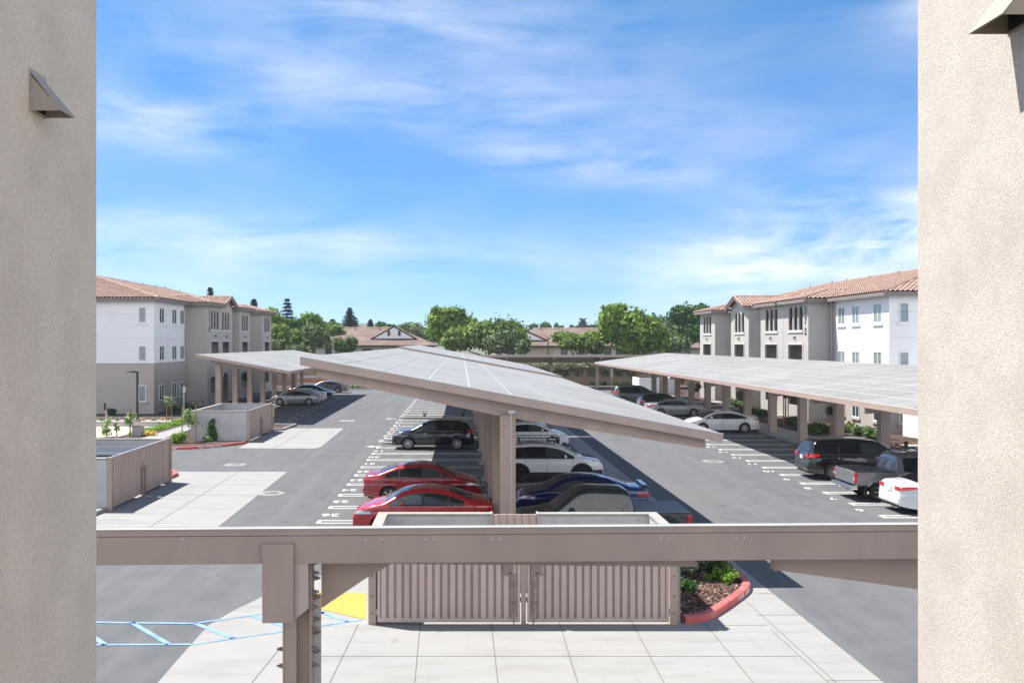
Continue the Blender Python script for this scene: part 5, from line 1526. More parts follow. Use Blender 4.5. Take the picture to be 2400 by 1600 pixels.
# --- right bays
car('parked_sedan', 'white sedan showing its red tail lamps at the right wall, nearest of the right row', 'car', 18.0, 31.75, 1, LONGSEDAN, .93, .98, 1.05, 3.86, .34, P_white,
    [(.95, 1.50), (1.56, 2.45), (2.53, 3.62)], (2.98, 3.82), (.68, 1.42), handles=(1.9, 2.95), tails=(.0, .55, .86, 1.0), plate_z=.84, group='cars parked in the right row')
car('parked_suv', 'black sport utility vehicle with red tail lamps, parked beyond the grey pickup', 'suv', 18.0, 39.75, 1, BIGSUV, .97, 1.10, 1.05, 3.95, .38, P_black,
    [(.60, 1.32), (1.40, 2.30), (2.38, 3.72)], (3.18, 3.92), (.07, .30), handles=(1.95, 2.98), spokes=10, zb=.28, rails=True, chrome=True, tumble=.34, tails=(.0, .46, 1.0, 1.16), pf=.74, pr=.84, plate_z=.95, group='cars parked in the right row')
car('parked_sedan', 'white sedan facing left, parked alone under the right carport', 'car', 17.75, 59.95, -1, LONGSEDAN, .92, .98, 1.02, 3.84, .345, P_white,
    [(.92, 1.48), (1.54, 2.45), (2.53, 3.62)], (2.98, 3.82), (.68, 1.42), handles=(1.9, 2.95), spokes=10, tails=(.0, .48, .86, .98), group='cars parked in the right row')
car('parked_coupe', 'silver two door coupe facing right under the far part of the right carport', 'car', 17.85, 73.0, 1, COUPE, .91, .97, 1.05, 3.78, .335, P_silver,
    [(.90, 1.75), (1.82, 3.55)], (2.86, 3.70), (.54, 1.42), handles=(2.35,), spokes=5, tw=.42, tails=(.0, .42, .82, 1.0), group='cars parked in the right row')
car('parked_hatchback', 'black hatchback facing right, between the silver coupe and the dark minivan', 'car', 18.2, 78.7, 1, HATCH, .89, .98, .85, 3.45, .325, P_black,
    [(.55, 1.05), (1.12, 1.95), (2.02, 3.15)], (2.62, 3.36), (.10, .50), group='cars parked in the right row')
car('parked_minivan', 'dark grey minivan facing right, farthest car of the right row', 'minivan', 17.9, 89.0, 1, VAN, .98, 1.05, 1.05, 4.05, .35, P_slate,
    [(.62, 1.55), (1.62, 2.65), (2.75, 3.85)], (3.15, 4.02), (.08, .36), tails=(.0, .40, 1.0, 1.25), rails=True, group='cars parked in the right row')
car('moving_car', 'dark car in the drive aisle, only its bonnet edge showing beneath the middle carport beam', 'car', 10.35, 62.2, 1, SEDAN, .90, .97, 1.02, 3.67, .325, P_charcoal,
    [(.95, 1.42), (1.47, 2.27), (2.35, 3.40)], (2.78, 3.60), (.66, 1.42), angle=-math.pi / 2)
# --- left bays under the left carport
car('parked_sedan', 'silver sedan facing left, nearest car under the left carport', 'car', -16.25, 86.2, -1, LONGSEDAN, .92, .98, 1.02, 3.86, .345, P_silver,
    [(.92, 1.48), (1.54, 2.45), (2.53, 3.62)], (2.98, 3.82), (.68, 1.42), handles=(1.9, 2.95), spokes=10, tails=(.0, .48, .86, 1.0), group='cars parked under the left carport')
car('parked_sedan', 'white sedan facing left, second car under the left carport, just behind the silver one', 'car', -16.3, 89.6, -1, LONGSEDAN, .92, .98, 1.02, 3.86, .345, P_white,
    [(.92, 1.48), (1.54, 2.45), (2.53, 3.62)], (2.98, 3.82), (.68, 1.42), tails=(.0, .48, .86, 1.0), group='cars parked under the left carport')
car('parked_sedan', 'black sedan facing right, third car under the left carport', 'car', -16.6, 96.8, 1, LONGSEDAN, .92, .98, 1.02, 3.86, .345, P_black,
    [(.92, 1.48), (1.54, 2.45), (2.53, 3.62)], (2.98, 3.82), (.68, 1.42), tails=(.0, .55, .86, 1.02), group='cars parked under the left carport')
car('parked_sedan', 'blue grey sedan facing left, farthest car beyond the left carport', 'car', -16.3, 107.0, -1, [(x, z * 1.03) for x, z in LONGSEDAN], .93, 1.0, 1.02, 3.86, .35, P_steelgrey,
    [(.80, 1.48), (1.54, 2.45), (2.53, 3.62)], (2.98, 3.82), (.68, 1.42), tails=(.0, .5, .9, 1.04), group='cars parked under the left carport')

# --- pickup trucks: cab and bonnet as one shell, separate cargo bed
def pickup(lab, x, y, face, pnt, L=5.25, cover=False, rack=False, group=None):
    o_ = 1.55
    top = [(1.62, 1.10), (1.64, 1.30), (1.68, 1.55), (1.74, 1.72), (1.88, 1.78), (2.9, 1.80), (3.12, 1.76), (3.3, 1.68), (3.95, 1.18), (4.2, 1.10), (4.8, 1.03), (5.05, .98), (5.18, .86), (5.22, .70), (5.25, .6)]
    W, Rr = .92, .375
    s = Shape(top, W, 1.10, .98, 4.20, Rr, .42, .36, plan_f=.80, plan_r=.985, x0=1.62, arch=.46, noarch=(.98,), smooth_w=.05, rr=.08, rin=.07)
    t = thing('pickup_truck', lab, 'pickup truck', (x, y, 0), 0 if face > 0 else math.pi, group)
    OFF[t.name] = Vector()
    def fin(mb, nm, m, par=t):
        for i, p in enumerate(mb.v): mb.v[i] = (p[0] - L / 2, p[1], p[2])
        return mb.build(nm, m, par, local=True)
    b = fin(s.body(MB()), 'cab', pnt); b.data.set_sharp_from_angle(angle=R(38))
    fin(MB().box(.15, L - .25, -.55, .55, .38, .75), 'underbody', M_under)
    # bed
    xr, arch_ = .98, .47
    for sd in (-1, 1):
        n = 16
        pts = [(.02, .62)] + [(xr - arch_, .62)] + [(xr + arch_ * math.cos(math.pi - math.pi * k / n), Rr + arch_ * math.sin(math.pi * k / n)) for k in range(n + 1) if Rr + arch_ * math.sin(math.pi * k / n) > .60] + [(xr + arch_, .55), (1.60, .55), (1.60, 1.13), (.02, 1.13)]
        mb = MB(); mb.prism([(px, sd * W, pz) for px, pz in pts], (0, -sd * .11, 0)); o = fin(mb, 'bed_side', pnt); bevel(o, .02, 3)
        P = []
        for k in range(n + 1):
            a = math.pi * k / n
            P.append([(xr + r * math.cos(a), sd * (W + w), max(Rr + r * math.sin(a), .58)) for r, w in ((arch_, .035), (arch_ + .05, .04), (arch_ + .10, .0))])
        fin(MB().grid(P), 'wheel_flare', pnt)
        fin(MB().box(.03, 1.58, sd * (W - .12), sd * (W + .004), 1.13, 1.16), 'bed_rail', M_clad)
    mb = MB(); mb.box(-.02, .07, -W + .06, W - .06, .66, 1.14); tg = fin(mb, 'tailgate', pnt); bevel(tg, .02, 3)
    mb = MB(); mb.box(-.035, -.015, -.12, .12, .96, 1.02); fin(mb, 'tailgate_handle', M_chrome)
    mb = MB(); mb.box(-.03, -.016, -.16, .16, .72, .87); fin(mb, 'licence_plate', M_plate) if cover else None
    fin(MB().box(.07, 1.60, -W + .11, W - .11, .70, .74), 'bed_floor', M_under)
    fin(MB().box(1.58, 1.63, -W + .02, W - .02, .56, 1.14), 'bed_front', pnt)
    if cover:
        o = fin(MB().box(.0, 1.60, -W + .02, W - .02, 1.15, 1.20), 'bed_cover', mat('vinyl bed cover', (0.12, 0.14, 0.16), 0.5)); bevel(o, .02, 2)
    for sd in (-1, 1):
        o = fin(MB().box(-.03, .10, sd * (W - .10), sd * (W + .012), .72, 1.10), 'taillight', M_tail); bevel(o, .025, 3)
        fin(MB().box(-.036, -.02, sd * (W - .095), sd * (W - .02), .84, .92), 'reversing_lamp', M_plate)
    mb = MB(); mb.hexa([(-.16, -W + .04, .46), (.10, -W, .46), (.10, W, .46), (-.16, W - .04, .46), (-.16, -W + .04, .62), (.10, -W, .64), (.10, W, .64), (-.16, W - .04, .62)]); o = fin(mb, 'rear_bumper', M_chrome if not cover else M_clad); bevel(o, .03, 3)
    mb = MB(); mb.tube((-.30, 0, .44), (.1, 0, .44), .035, 8); mb.lathe([(.001, .56), (.03, .55), (.035, .52), (.02, .48)], 10, 'z', (-.28, 0, 0)); fin(mb, 'tow_hitch', M_chrome)
    for cx_ in (xr, 4.20):
        for sd in (-1, 1): wheel(t, cx_ - L / 2, sd * (W - .115), Rr, .23, sd, 6, None, .45)
    for sd in (-1, 1):
        for (a, c) in ((1.92, 2.62), (2.72, 3.72)):
            mb = MB(); s.patch(mb, sd, a, c, 1.115, lambda q: max(s.top(q) - .13, 1.115), .006, 14, 4); fin(mb, 'side_window', M_carglass)
        mb = MB(); s.patch(mb, sd, 2.66, 2.672, .62, 1.10, .004, 1, 6); s.patch(mb, sd, 3.70, 3.712, .62, 1.10, .004, 1, 6); s.patch(mb, sd, 1.80, 1.812, .62, 1.10, .004, 1, 6); fin(mb, 'door_gap', M_dark)
        for hx in (1.98, 2.82):
            yb = s.side(hx, .98); fin(MB().box(hx - .1, hx + .1, sd * (yb - .01), sd * (yb + .03), .965, .995), 'door_handle', M_chrome)
        yb = s.side(3.45, 1.1)
        o = fin(MB().box(3.38, 3.52, sd * (yb + .04), sd * (yb + .22), 1.12, 1.32), 'wing_mirror', M_clad); bevel(o, .03, 3)
        mb = MB(); s.patch(mb, sd, 4.85, 5.19, .74, lambda q: min(.92, s.top(q) - .03), .008, 8, 3); fin(mb, 'headlight', M_head)
    mb = MB(); s.toppatch(mb, 3.28, 3.92, .93, .92); fin(mb, 'windscreen', M_carglass2)
    mb = MB(); mb.hexa([(1.655, -.66, 1.22), (1.655, .66, 1.22), (1.70, .66, 1.22), (1.70, -.66, 1.22), (1.80, -.60, 1.60), (1.80, .60, 1.60), (1.86, .60, 1.60), (1.86, -.60, 1.60)]); fin(mb, 'rear_window', M_carglass)
    if rack:
        for sd in (-1, 1):
            mb = MB(); mb.path([(2.0, sd * .62, 1.78), (2.12, sd * .62, 1.87), (3.05, sd * .62, 1.89), (3.2, sd * .62, 1.76)], .022, 8); fin(mb, 'roof_rail', M_clad)
        mb = MB()
        for xx in (2.25, 2.9): mb.tube((xx, -.62, 1.88), (xx, .62, 1.88), .02, 8)
        fin(mb, 'roof_bar', M_clad)
    for sd in (-1, 1): fin(MB().box(xr - .56, xr - .53, sd * (W - .26), sd * (W - .01), .22, .62), 'mud_flap', M_clad)
    return t
pickup('dark green pickup truck with a covered bed, right behind the foreground bin enclosure', 4.05, 26.3, -1, P_green, cover=True, group='cars parked in the middle row')
pickup('grey pickup truck with an open bed, roof rails and a tow hitch', 17.75, 34.45, 1, P_slate, rack=True, group='cars parked in the right row')
# ------------------------------------------------------------------ trees beyond the wall; crown sizes from their place in the photograph
def at(px, py, Y):                    # survey: metres at depth Y
    return ((px - CX) * Y / F, EYE - (py - CY) * Y / F)
def crown_tree(name, lab, Y, blobs, m, n, size, seed, group='trees beyond the boundary wall', cat='tree', r=.3, dy=.7):
    """blobs: (px, py, rx, ry) photo ellipses"""
    cx = sum(b[0] for b in blobs) / len(blobs); x0 = (cx - CX) * Y / F
    B = []
    g = random.Random(seed)
    for (px, py, rx, ry) in blobs:
        x, z = at(px, py, Y); B.append((x - x0, g.uniform(-1, 1), z, rx * Y / F, max(rx, ry) * Y / F * dy, ry * Y / F))
    return tree(name, lab, x0, Y, B, m, n, size, group, seed, r, cat)
TG = 'trees beyond the boundary wall'
crown_tree('broadleaf_tree', 'big bright green tree with a tall left dome, just right of the gabled brown house', 150,
           [(1030, 748, 26, 26), (1062, 745, 30, 24), (1046, 775, 40, 30), (1090, 765, 26, 24), (1022, 735, 14, 13), (1066, 738, 18, 14), (1100, 778, 20, 22)], L_bright, 5200, .40, 21)
crown_tree('broadleaf_tree', 'rounded olive green tree beside the big bright one, left of the second brown house', 140,
           [(1085, 792, 38, 24), (1130, 785, 34, 30), (1170, 778, 32, 30), (1205, 785, 30, 32), (1222, 805, 18, 20), (1060, 800, 24, 20)], L_mid, 5200, .38, 22)
crown_tree('broadleaf_tree', 'grey green tree standing between the olive tree and the brown roof with the lamp post', 136,
           [(1165, 805, 30, 22), (1198, 806, 28, 22), (1190, 790, 24, 20), (1222, 815, 14, 14)], L_olive, 2600, .34, 23)
crown_tree('broadleaf_tree', 'low round tree in front of the second brown roof, right of the lamp post', 136,
           [(1318, 790, 22, 13), (1345, 800, 32, 16), (1375, 803, 30, 20), (1400, 815, 18, 14), (1330, 805, 20, 12), (1390, 790, 18, 12)], L_mid, 3000, .34, 24)
crown_tree('broadleaf_tree', 'tallest broadleaf tree, with a gap low on its left, before the second brown house', 134,
           [(1428, 735, 20, 20), (1452, 726, 20, 14), (1450, 755, 42, 24), (1490, 758, 38, 30), (1432, 780, 28, 22), (1470, 790, 34, 26), (1515, 785, 40, 32), (1495, 812, 40, 18), (1545, 805, 20, 18)], L_bright, 7500, .38, 25)
crown_tree('broadleaf_tree', 'mid green tree leaning out between the tallest tree and the dark one', 150,
           [(1540, 762, 26, 20), (1556, 785, 22, 26), (1530, 780, 24, 20)], L_olive, 2400, .38, 26)
crown_tree('broadleaf_tree', 'dense dark green tree against the left end of the right apartment block', 160,
           [(1600, 738, 30, 22), (1632, 748, 32, 30), (1590, 765, 26, 26), (1618, 780, 40, 22), (1645, 730, 20, 14)], L_dark, 5200, .40, 27)
# left side masses
crown_tree('broadleaf_tree', 'bright pointed tree at the right end of the left apartment block', 150, [(640, 752, 20, 26), (655, 768, 22, 24), (632, 775, 20, 22), (636, 735, 9, 12)], L_bright, 3200, .38, 31)
crown_tree('broadleaf_tree', 'yellow green tree low beside the left apartment block', 140, [(655, 785, 26, 22), (680, 795, 28, 22), (640, 800, 18, 22)], L_mid, 3200, .36, 32)
crown_tree('broadleaf_tree', 'light green tall tree behind the grey green bushes, left of the gabled house', 165, [(728, 755, 24, 20), (722, 770, 26, 18), (742, 770, 20, 20), (705, 775, 22, 16)], L_bright, 3400, .40, 33)
crown_tree('broadleaf_tree', 'grey green round tree left of the gabled brown house roof', 145, [(732, 785, 26, 22), (712, 800, 30, 22), (752, 795, 20, 18), (690, 812, 30, 16)], L_olive, 3600, .36, 34)
crown_tree('broadleaf_tree', 'dark tree low behind the far end of the left carport, under the blue conifer', 150, [(690, 775, 22, 26), (675, 790, 22, 24), (700, 795, 22, 20)], L_dark, 2600, .38, 39)
crown_tree('broadleaf_tree', 'bushy olive tree directly over the left carport roof edge', 138, [(640, 815, 30, 20), (670, 818, 26, 18), (700, 822, 26, 14)], L_olive, 2800, .34, 40)
crown_tree('broadleaf_tree', 'mid green tree behind the left hip of the gabled house, below the broad conifer', 190, [(760, 772, 24, 16), (782, 770, 18, 14), (748, 778, 18, 14)], L_mid, 2000, .42, 41)
crown_tree('broadleaf_tree', 'wide olive tree in the gap between the tallest tree and the right apartment block', 142, [(1560, 800, 26, 22), (1585, 805, 26, 18), (1548, 785, 20, 20)], L_olive, 2600, .36, 42)
crown_tree('broadleaf_tree', 'small bright tree touching the left hip of the gabled brown house', 170, [(768, 780, 22, 16), (785, 775, 18, 12), (775, 792, 22, 14), (795, 782, 14, 10)], L_mid, 2200, .38, 35)
crown_tree('broadleaf_tree', 'small two stemmed tree standing in front of the gabled brown house beside a dark post', 126, [(795, 808, 12, 16), (820, 805, 15, 16), (808, 815, 20, 10)], L_shrub, 1500, .26, 36)
crown_tree('broadleaf_tree', 'dark low tree behind the right end of the gabled house roof', 205, [(965, 772, 26, 14), (985, 782, 24, 14), (940, 770, 14, 8), (1000, 790, 18, 18)], L_olive, 2200, .46, 37)
crown_tree('broadleaf_tree', 'distant dark tree over the ridge of the gabled house', 215, [(892, 764, 12, 9), (904, 766, 12, 7), (920, 768, 12, 6)], L_dark, 700, .46, 38)
for k, (px, py, w, h) in enumerate([(1250, 766, 10, 6), (1278, 764, 12, 8), (1305, 766, 5, 8), (1316, 769, 5, 5), (1340, 768, 4, 6), (1365, 760, 9, 14), (1352, 770, 6, 6), (1392, 767, 16, 7)]):
    labs = ['far tree nearest the left end of the second roof ridge', 'far rounded tree over the second roof ridge, right of the leftmost one', 'slim far tree over the middle of the second roof ridge', 'tiny far tree beside the slim one over the second roof ridge',
            'lone tiny far tree left of the tall bluish one on the skyline', 'tall bluish far tree on the skyline over the second roof', 'short far tree at the left foot of the tall bluish one', 'wide low far tree on the skyline left of the tallest broadleaf tree']
    crown_tree('far_tree', labs[k], 330, [(px, py, w, h), (px + 2, py + 4, w, h * .7)], L_dark if k != 5 else L_conifer, 320, .62, 50 + k, 'far trees on the skyline', r=.2)
def con(lab, px, pytop, pybase, wpx, Y, seed, z0=None, m=None):
    x, h = at(px, pytop, Y); _, zb = at(px, pybase, Y)
    conifer('conifer', lab, x, Y, h, wpx * Y / F, m, max(1.5, zb) if z0 is None else z0, 'conifers', seed, 13)
con('tall bluish conifer behind the bright trees right of the left apartment block', 673, 703, 800, 34, 170, 61)
con('broad layered conifer rising over the left part of the gabled brown roof', 820, 724, 775, 28, 195, 62)
con('small slim conifer left of the broad layered one, over the green trees', 779, 750, 785, 9, 200, 63)
con('tiny dark conifer over the ridge of the gabled house', 868, 751, 772, 6, 230, 64)
con('conifer tip above the middle of the left apartment roof', 493, 676, 740, 16, 175, 65)
con('small conifer tip just behind the little gable of the left apartment roof', 538, 697, 740, 11, 190, 66)
con('conifer tip above the far end of the left apartment roof', 595, 703, 750, 14, 180, 67)

# ------------------------------------------------------------------ shrubs and young trees in the beds
def shrub(lab, x, y, r, h, m, n, size, seed, name='shrub', group=None, z=.09):
    t = thing(name, lab, 'shrub', (x, y, z), 0, group)
    g = random.Random(seed)
    B = [(x + g.uniform(-.5, .5) * r, y + g.uniform(-.5, .5) * r, z + h * g.uniform(.4, .65), r * g.uniform(.5, .75), r * g.uniform(.5, .75), h * g.uniform(.35, .5)) for _ in range(5)]
    leaf_cloud('foliage', B, n, size, m, t, seed, .35, off=(x, y, z))
    mb = MB()
    for k in range(5):
        a = g.uniform(0, 6.28); mb.tube((x, y, z), (x + math.cos(a) * r * .6, y + math.sin(a) * r * .6, z + h * .7), .012, 5)
    mb.build('stems', M_bark, t)
    return t
SG = 'shrubs in the bed beside the foreground enclosure'
for (px, py, r, h, m, lab, n) in [(1703, 1376, .27, .34, L_lime, 'bright lime shrub in the bed by the red kerb of the foreground enclosure', 900), (1690, 1356, .30, .34, L_shrub, 'green shrub in the shade behind the bright lime one, by the red kerb', 800), (1672, 1336, .32, .36, L_shrub, 'green shrub at the back of the kerbed bed, nearest the carport shadow', 800), (1618, 1356, .24, .30, L_sap, 'small grey green shrub close to the gate post of the foreground enclosure', 320), (1617, 1398, .30, .28, L_dark, 'dark low shrub in the shadow beside the right gate post', 320), (1664, 1372, .12, .16, L_lime, 'tiny lime sprout on the bark left of the bright lime shrub', 90)]:
    x, y, _ = G(px, py); shrub(lab, x, y + .12, r, h, m, n, .055, int(px + py), group=SG, z=.11)

def sapling(lab, x, y, h, stakes, seed, crown_z=None, cr=.4, m=None, n=320, z=.08, stake_h=None):
    t = thing('young_tree', lab, 'young tree', (x, y, z), 0, 'staked young trees')
    g = random.Random(seed); cz = crown_z or h * .72
    MB().tube((x, y, z), (x + .03, y, z + h * .9), .022, 6, .012).build('trunk', M_bark, t)
    B = [(x + g.uniform(-.5, .5) * cr, y + g.uniform(-.4, .4) * cr, z + cz + g.uniform(-.5, .5) * cr * 1.2, cr * g.uniform(.4, .65), cr * g.uniform(.4, .65), cr * g.uniform(.5, .8)) for _ in range(5)]
    leaf_cloud('crown', B, int(n * .6), .085, m or L_sap, t, seed, .1, off=(x, y, z))
    for (dx, dy) in stakes:
        MB().tube((x + dx, y + dy, z - .05), (x + dx, y + dy, z + (stake_h or h * .95)), .035, 6).build('stake', M_stake, t)
    if len(stakes) > 1:
        a, b = stakes[0], stakes[1]
        mb = MB(); mb.tube((x + a[0], y + a[1], z + h * .5), (x + b[0], y + b[1], z + h * .5), .014, 5); mb.tube((x + a[0], y + a[1], z + h * .18), (x + b[0], y + b[1], z + h * .18), .014, 5); mb.build('brace', M_stake, t)
    return t
def gx(px, py): p = G(px, py, .08); return p[0], p[1]
x, y = gx(304, 1022); sapling('staked young tree right of the white path post, below the lamp post arm', x, y, 2.0, [(-.0, .1), (.2, 0)], 71, 1.25, .42, n=420)
x, y = gx(396, 991); sapling('slim staked young tree in front of the left apartment corner windows', x, y, 2.2, [(-.17, 0), (.17, .1)], 72, 1.55, .42, n=420)
x, y = gx(443, 1036); sapling('leafy young tree between two stakes at the left corner of the enclosure with the creeper', x, y, 1.9, [(-.42, 0), (.42, .0)], 73, 1.5, .55, n=620, stake_h=2.2)
x, y = gx(273, 1024); sapling('short young tree with one low stake left of the grey planter', x, y, 1.0, [(.0, .05)], 74, .7, .25, n=150)
x, y = gx(249, 1024); sapling('sparse young tree at the very edge of the left stucco wall', x, y, 1.1, [], 75, .7, .55, n=380)
# right bed
for (px, py, h, cr, lab, sd) in [(1842, 996, 2.6, .30, 'staked young tree between the third and fourth columns of the right carport', 76), (1952, 1024, 2.2, .42, 'staked young tree with a dense round crown beside the ground floor window', 77), (1600, 930, 2.3, .5, 'small tree in a tub by the far doors under the right carport', 78), (1636, 950, 2.0, .45, 'dark small palm like young tree beyond the silver coupe', 79)]:
    x, y = gx(px, py); sapling(lab, x, y, h, [(-.16, 0), (.18, .05), (.03, .2)] if sd < 78 else [], sd, h * .85, cr, L_shrub if sd != 77 else L_dark, 420)
RG = 'shrubs in the bed along the right apartment block'
g = random.Random(5)
spots = [(1712, 944), (1723, 948), (1735, 953), (1745, 956), (1752, 962), (1766, 964), (1779, 969), (1792, 972), (1848, 990), (1860, 993), (1870, 999), (1902, 1002), (1915, 1012), (1932, 1011), (1945, 1010), (1962, 1008), (1990, 1010), (2006, 1015), (2020, 1018), (2035, 1022), (2066, 1030)]
side = ['between the second and third columns', 'beside the third column']
for k, (px, py) in enumerate(spots):
    x, y = gx(px, py + 4)
    wh = 'first' if k == 0 else ('number %d' % (k + 1))
    names = ['the far end of the bed', 'the second spot from the far end', 'the third spot from the far end', 'the fourth spot from the far end', 'left of the third visible column', 'right of the third visible column', 'left of the blue door', 'in front of the blue door',
             'at the foot of the staked young tree', 'just right of the staked young tree', 'left of the fourth visible column', 'right of the fourth visible column', 'under the blank shaded wall', 'below the round crowned young tree, left side', 'below the round crowned young tree', 'left of the fifth visible column',
             'between the fifth column and the window', 'beneath the ground floor window', 'left of the sixth visible column', 'beside the sixth visible column', 'behind the picnic table']
    shrub(('low ' if k % 3 else 'rounded ') + 'green shrub along the right apartment block, ' + names[k], x, y, g.uniform(.42, .64), g.uniform(.42, .7), L_shrub if k % 4 else L_mid, 300, .10, 100 + k, group=RG)
# lime ground cover strip and lime shrubs on the left
gc = leaf_cloud('ground_cover', [(-21.15 + .15 * math.sin(k), 57.0 + .52 * k, .14, .5, .45, .16) for k in range(21)], 4200, .07, L_lime, None, 80, .2)
tag(gc, None, None, None, 'stuff')
x, y = gx(412, 1040); shrub('lime green shrub in the corner bed above the near left enclosure gate', x, y + .3, .5, .65, L_lime, 700, .08, 81)
x, y = gx(425, 1032); shrub('grey green shrub right of the lime one, above the near left enclosure gate', x, y, .4, .5, L_sap, 300, .07, 82)
x, y = gx(353, 1022); shrub('orange tinged low shrub at the end of the lime ground cover strip', x, y, .45, .35, L_dry, 300, .07, 83)
x, y = gx(262, 972); shrub('dark green shrub against the left apartment wall beside the path post', x, y, .45, .6, L_dark, 240, .09, 84)
x, y = gx(400, 968); shrub('dark shrub in the shade of the left apartment wall', x, y, .7, .7, L_dark, 300, .10, 85)
x, y = gx(440, 966); shrub('dark shrub in the recess of the left apartment block', x, y, .8, .8, L_dark, 300, .10, 86)
g = random.Random(9)
for k in range(9):
    px, py = 240 + k * 20 + g.uniform(-6, 6), 986 + g.uniform(-2, 3)
    x, y = gx(px, py)
    pos = ['leftmost', 'second from the left', 'third from the left', 'fourth from the left', 'fifth from the left', 'sixth from the left', 'seventh from the left', 'eighth from the left', 'last at the right']
    shrub('small dry plant in the bark bed behind the low white kerb, ' + pos[k], x, y, .22, .22, L_dry if k % 2 else L_sap, 90, .06, 200 + k, group='small dry plants in the left bark bed')
# creeper shrub on the enclosure wall
x, y = G(511, 1031)[:2]
t = thing('climbing_plant', 'narrow dark climbing plant on the pale side wall of the farther left bin enclosure', 'climbing plant', (x, y, .09))
leaf_cloud('foliage', [(x, 53.55, .35, .34, .14, .35), (x + .02, 53.55, .75, .24, .12, .3), (x - .05, 53.55, 1.1, .18, .1, .25), (x + .03, 53.58, 1.35, .12, .08, .15)], 700, .08, L_dark, t, 90, .2, off=(x, y, .09))
shrub('pale little shrub at the foot of the climbing plant', x - .25, 53.2, .3, .35, L_sap, 200, .07, 91)
# island plants
for (x, y, lab) in [(-2.9, 70.7, 'small spiky plant in the farther kerbed island of the middle row'), (.2, 70.8, 'dark low plant at the shaded end of the farther kerbed island')]:
    t = thing('spiky_plant', lab, 'plant', (x, y, .12)); mb = MB(); gg = random.Random(int(x * 9))
    for k in range(22):
        a = gg.uniform(0, 6.28); r = gg.uniform(.1, .32); h = gg.uniform(.25, .6)
        mb.tube((x, y, .1), (x + r * math.cos(a), y + r * math.sin(a), .1 + h), .025, 4, .004)
    mb.build('leaves', L_olive, t)
# plants against the boundary wall
for k in range(7):
    px = 1392 + k * 25; x = (px - CX) * 122.5 / F
    pos = ['leftmost', 'second', 'third', 'fourth', 'fifth', 'sixth', 'rightmost'][k]
    shrub('dark small shrub at the foot of the tan boundary wall, %s of its row' % pos, x, 122.5, .5, .7, L_dark, 130, .14, 300 + k, group='shrubs at the foot of the boundary wall', z=.06)
for k in range(5):
    x = -15.2 + k * .8
    shrub(['pale green plant at the end kerb of the far left bed, leftmost', 'pale green plant in the far left end bed, second from the left', 'pale green plant in the far left end bed, middle one', 'pale green plant in the far left end bed, fourth from the left', 'pale green plant at the tip of the far left end bed'][k], x, 115.2, .45, .5, L_sap, 130, .12, 320 + k, group='plants in the far left end bed')
sapling('small tree by the far corner of the left carport', -22.0, 113.5, 3.6, [], 330, 2.8, .9, L_dark, 500)
sapling('second small tree by the far corner, right of the first under the left carport', -19.2, 115.0, 3.4, [], 331, 2.6, .8, L_olive, 420)
sapling('small dark tree against the arched doorway of the left apartment block', -22.6, 91.5, 3.0, [(-.16, 0), (.18, .05)], 332, 2.4, .6, L_dark, 420)
# ------------------------------------------------------------------ street furniture
x, y, _ = G(322, 994)
lp = thing('street_lamp', 'tall dark street lamp with a single arm in front of the left apartment block', 'street lamp', (x, y, 0), 0, 'street lamps')
mb = MB(); mb.box(x - .065, x + .065, y - .065, y + .065, .35, 3.95); mb.build('pole', M_lamp, lp)
mb = MB(); mb.tube((x, y, -.02), (x, y, .38), .26, 16); mb.build('base', M_kerb, lp)
mb = MB(); mb.hexa([(x - .82, y - .12, 3.90), (x - .25, y - .12, 3.86), (x - .25, y + .12, 3.86), (x - .82, y + .12, 3.90), (x - .82, y - .10, 3.94), (x - .2, y - .12, 4.0), (x - .2, y + .12, 4.0), (x - .82, y + .10, 3.94)]); mb.box(x - .25, x + .06, y - .05, y + .05, 3.86, 3.96); mb.build('lamp_head', M_lamp, lp)
for (px, pyb, pyt, Y, lab) in [(824, 830, 795, 128, 'dark lamp post rising in front of the gabled brown house'), (1285, 830, 794, 128, 'dark lamp post in front of the second brown house roof')]:
    X_ = (px - CX) * Y / F; zt = EYE - (pyt - CY) * Y / F
    t = thing('street_lamp', lab, 'street lamp', (X_, Y, 0), 0, 'street lamps')
    MB().tube((X_, Y, 0), (X_, Y, zt), .09, 8, .07).build('pole', M_lamp, t)
    MB().box(X_ - .25, X_ + .35, Y - .15, Y + .15, zt, zt + .14).build('lamp_head', M_lamp, t)
def signpost(lab, px, pyb, h, w, sh, face_dark=False, dx=0.0):
    x, y, _ = G(px, pyb, .08)
    t = thing('signpost', lab, 'sign post', (x, y, .06), 0, 'thin metal sign posts')
    MB().box(x - .035, x + .035, y - .025, y + .025, .06, .08 + h).build('post', M_signback, t)
    o = MB().box(x + dx - w / 2, x + dx + w / 2, y - .04, y - .03, .08 + h - sh - .03, .08 + h - .02).build('sign_plate', M_lamp if face_dark else M_signback, t)
    return t
signpost('short post with a narrow dark plate near the left stucco wall', 248.5, 1002, 1.78, .16, .50, True, -.06)
signpost('tall thin metal sign post in front of the left apartment recess, above the lime strip', 431, 990, 2.75, .22, .45, False, .04)
signpost('metal sign post beyond the dark minivan, before the tan wall', 1433.7, 920, 2.9, .28, 1.0)
signpost('sign post beyond the blue grey sedan at the far left end', 803, 920, 1.9, .3, .8)
# yellow banded marker post at the farther enclosure
x, y, _ = G(640, 996, .1)
t = thing('marker_post', 'white marker post with a yellow banded strip, right of the farther left enclosure gate', 'marker post', (x, y, .08))
MB().tube((x, y, .08), (x, y, 1.42), .085, 12).build('post', M_cap, t)
M_yel = mat('yellow reflective band', (0.75, 0.62, 0.03), .5)
for k in range(3): MB().tube((x, y, .78 + .2 * k), (x, y, .92 + .2 * k), .09, 12).build('reflective_band', M_yel, t)
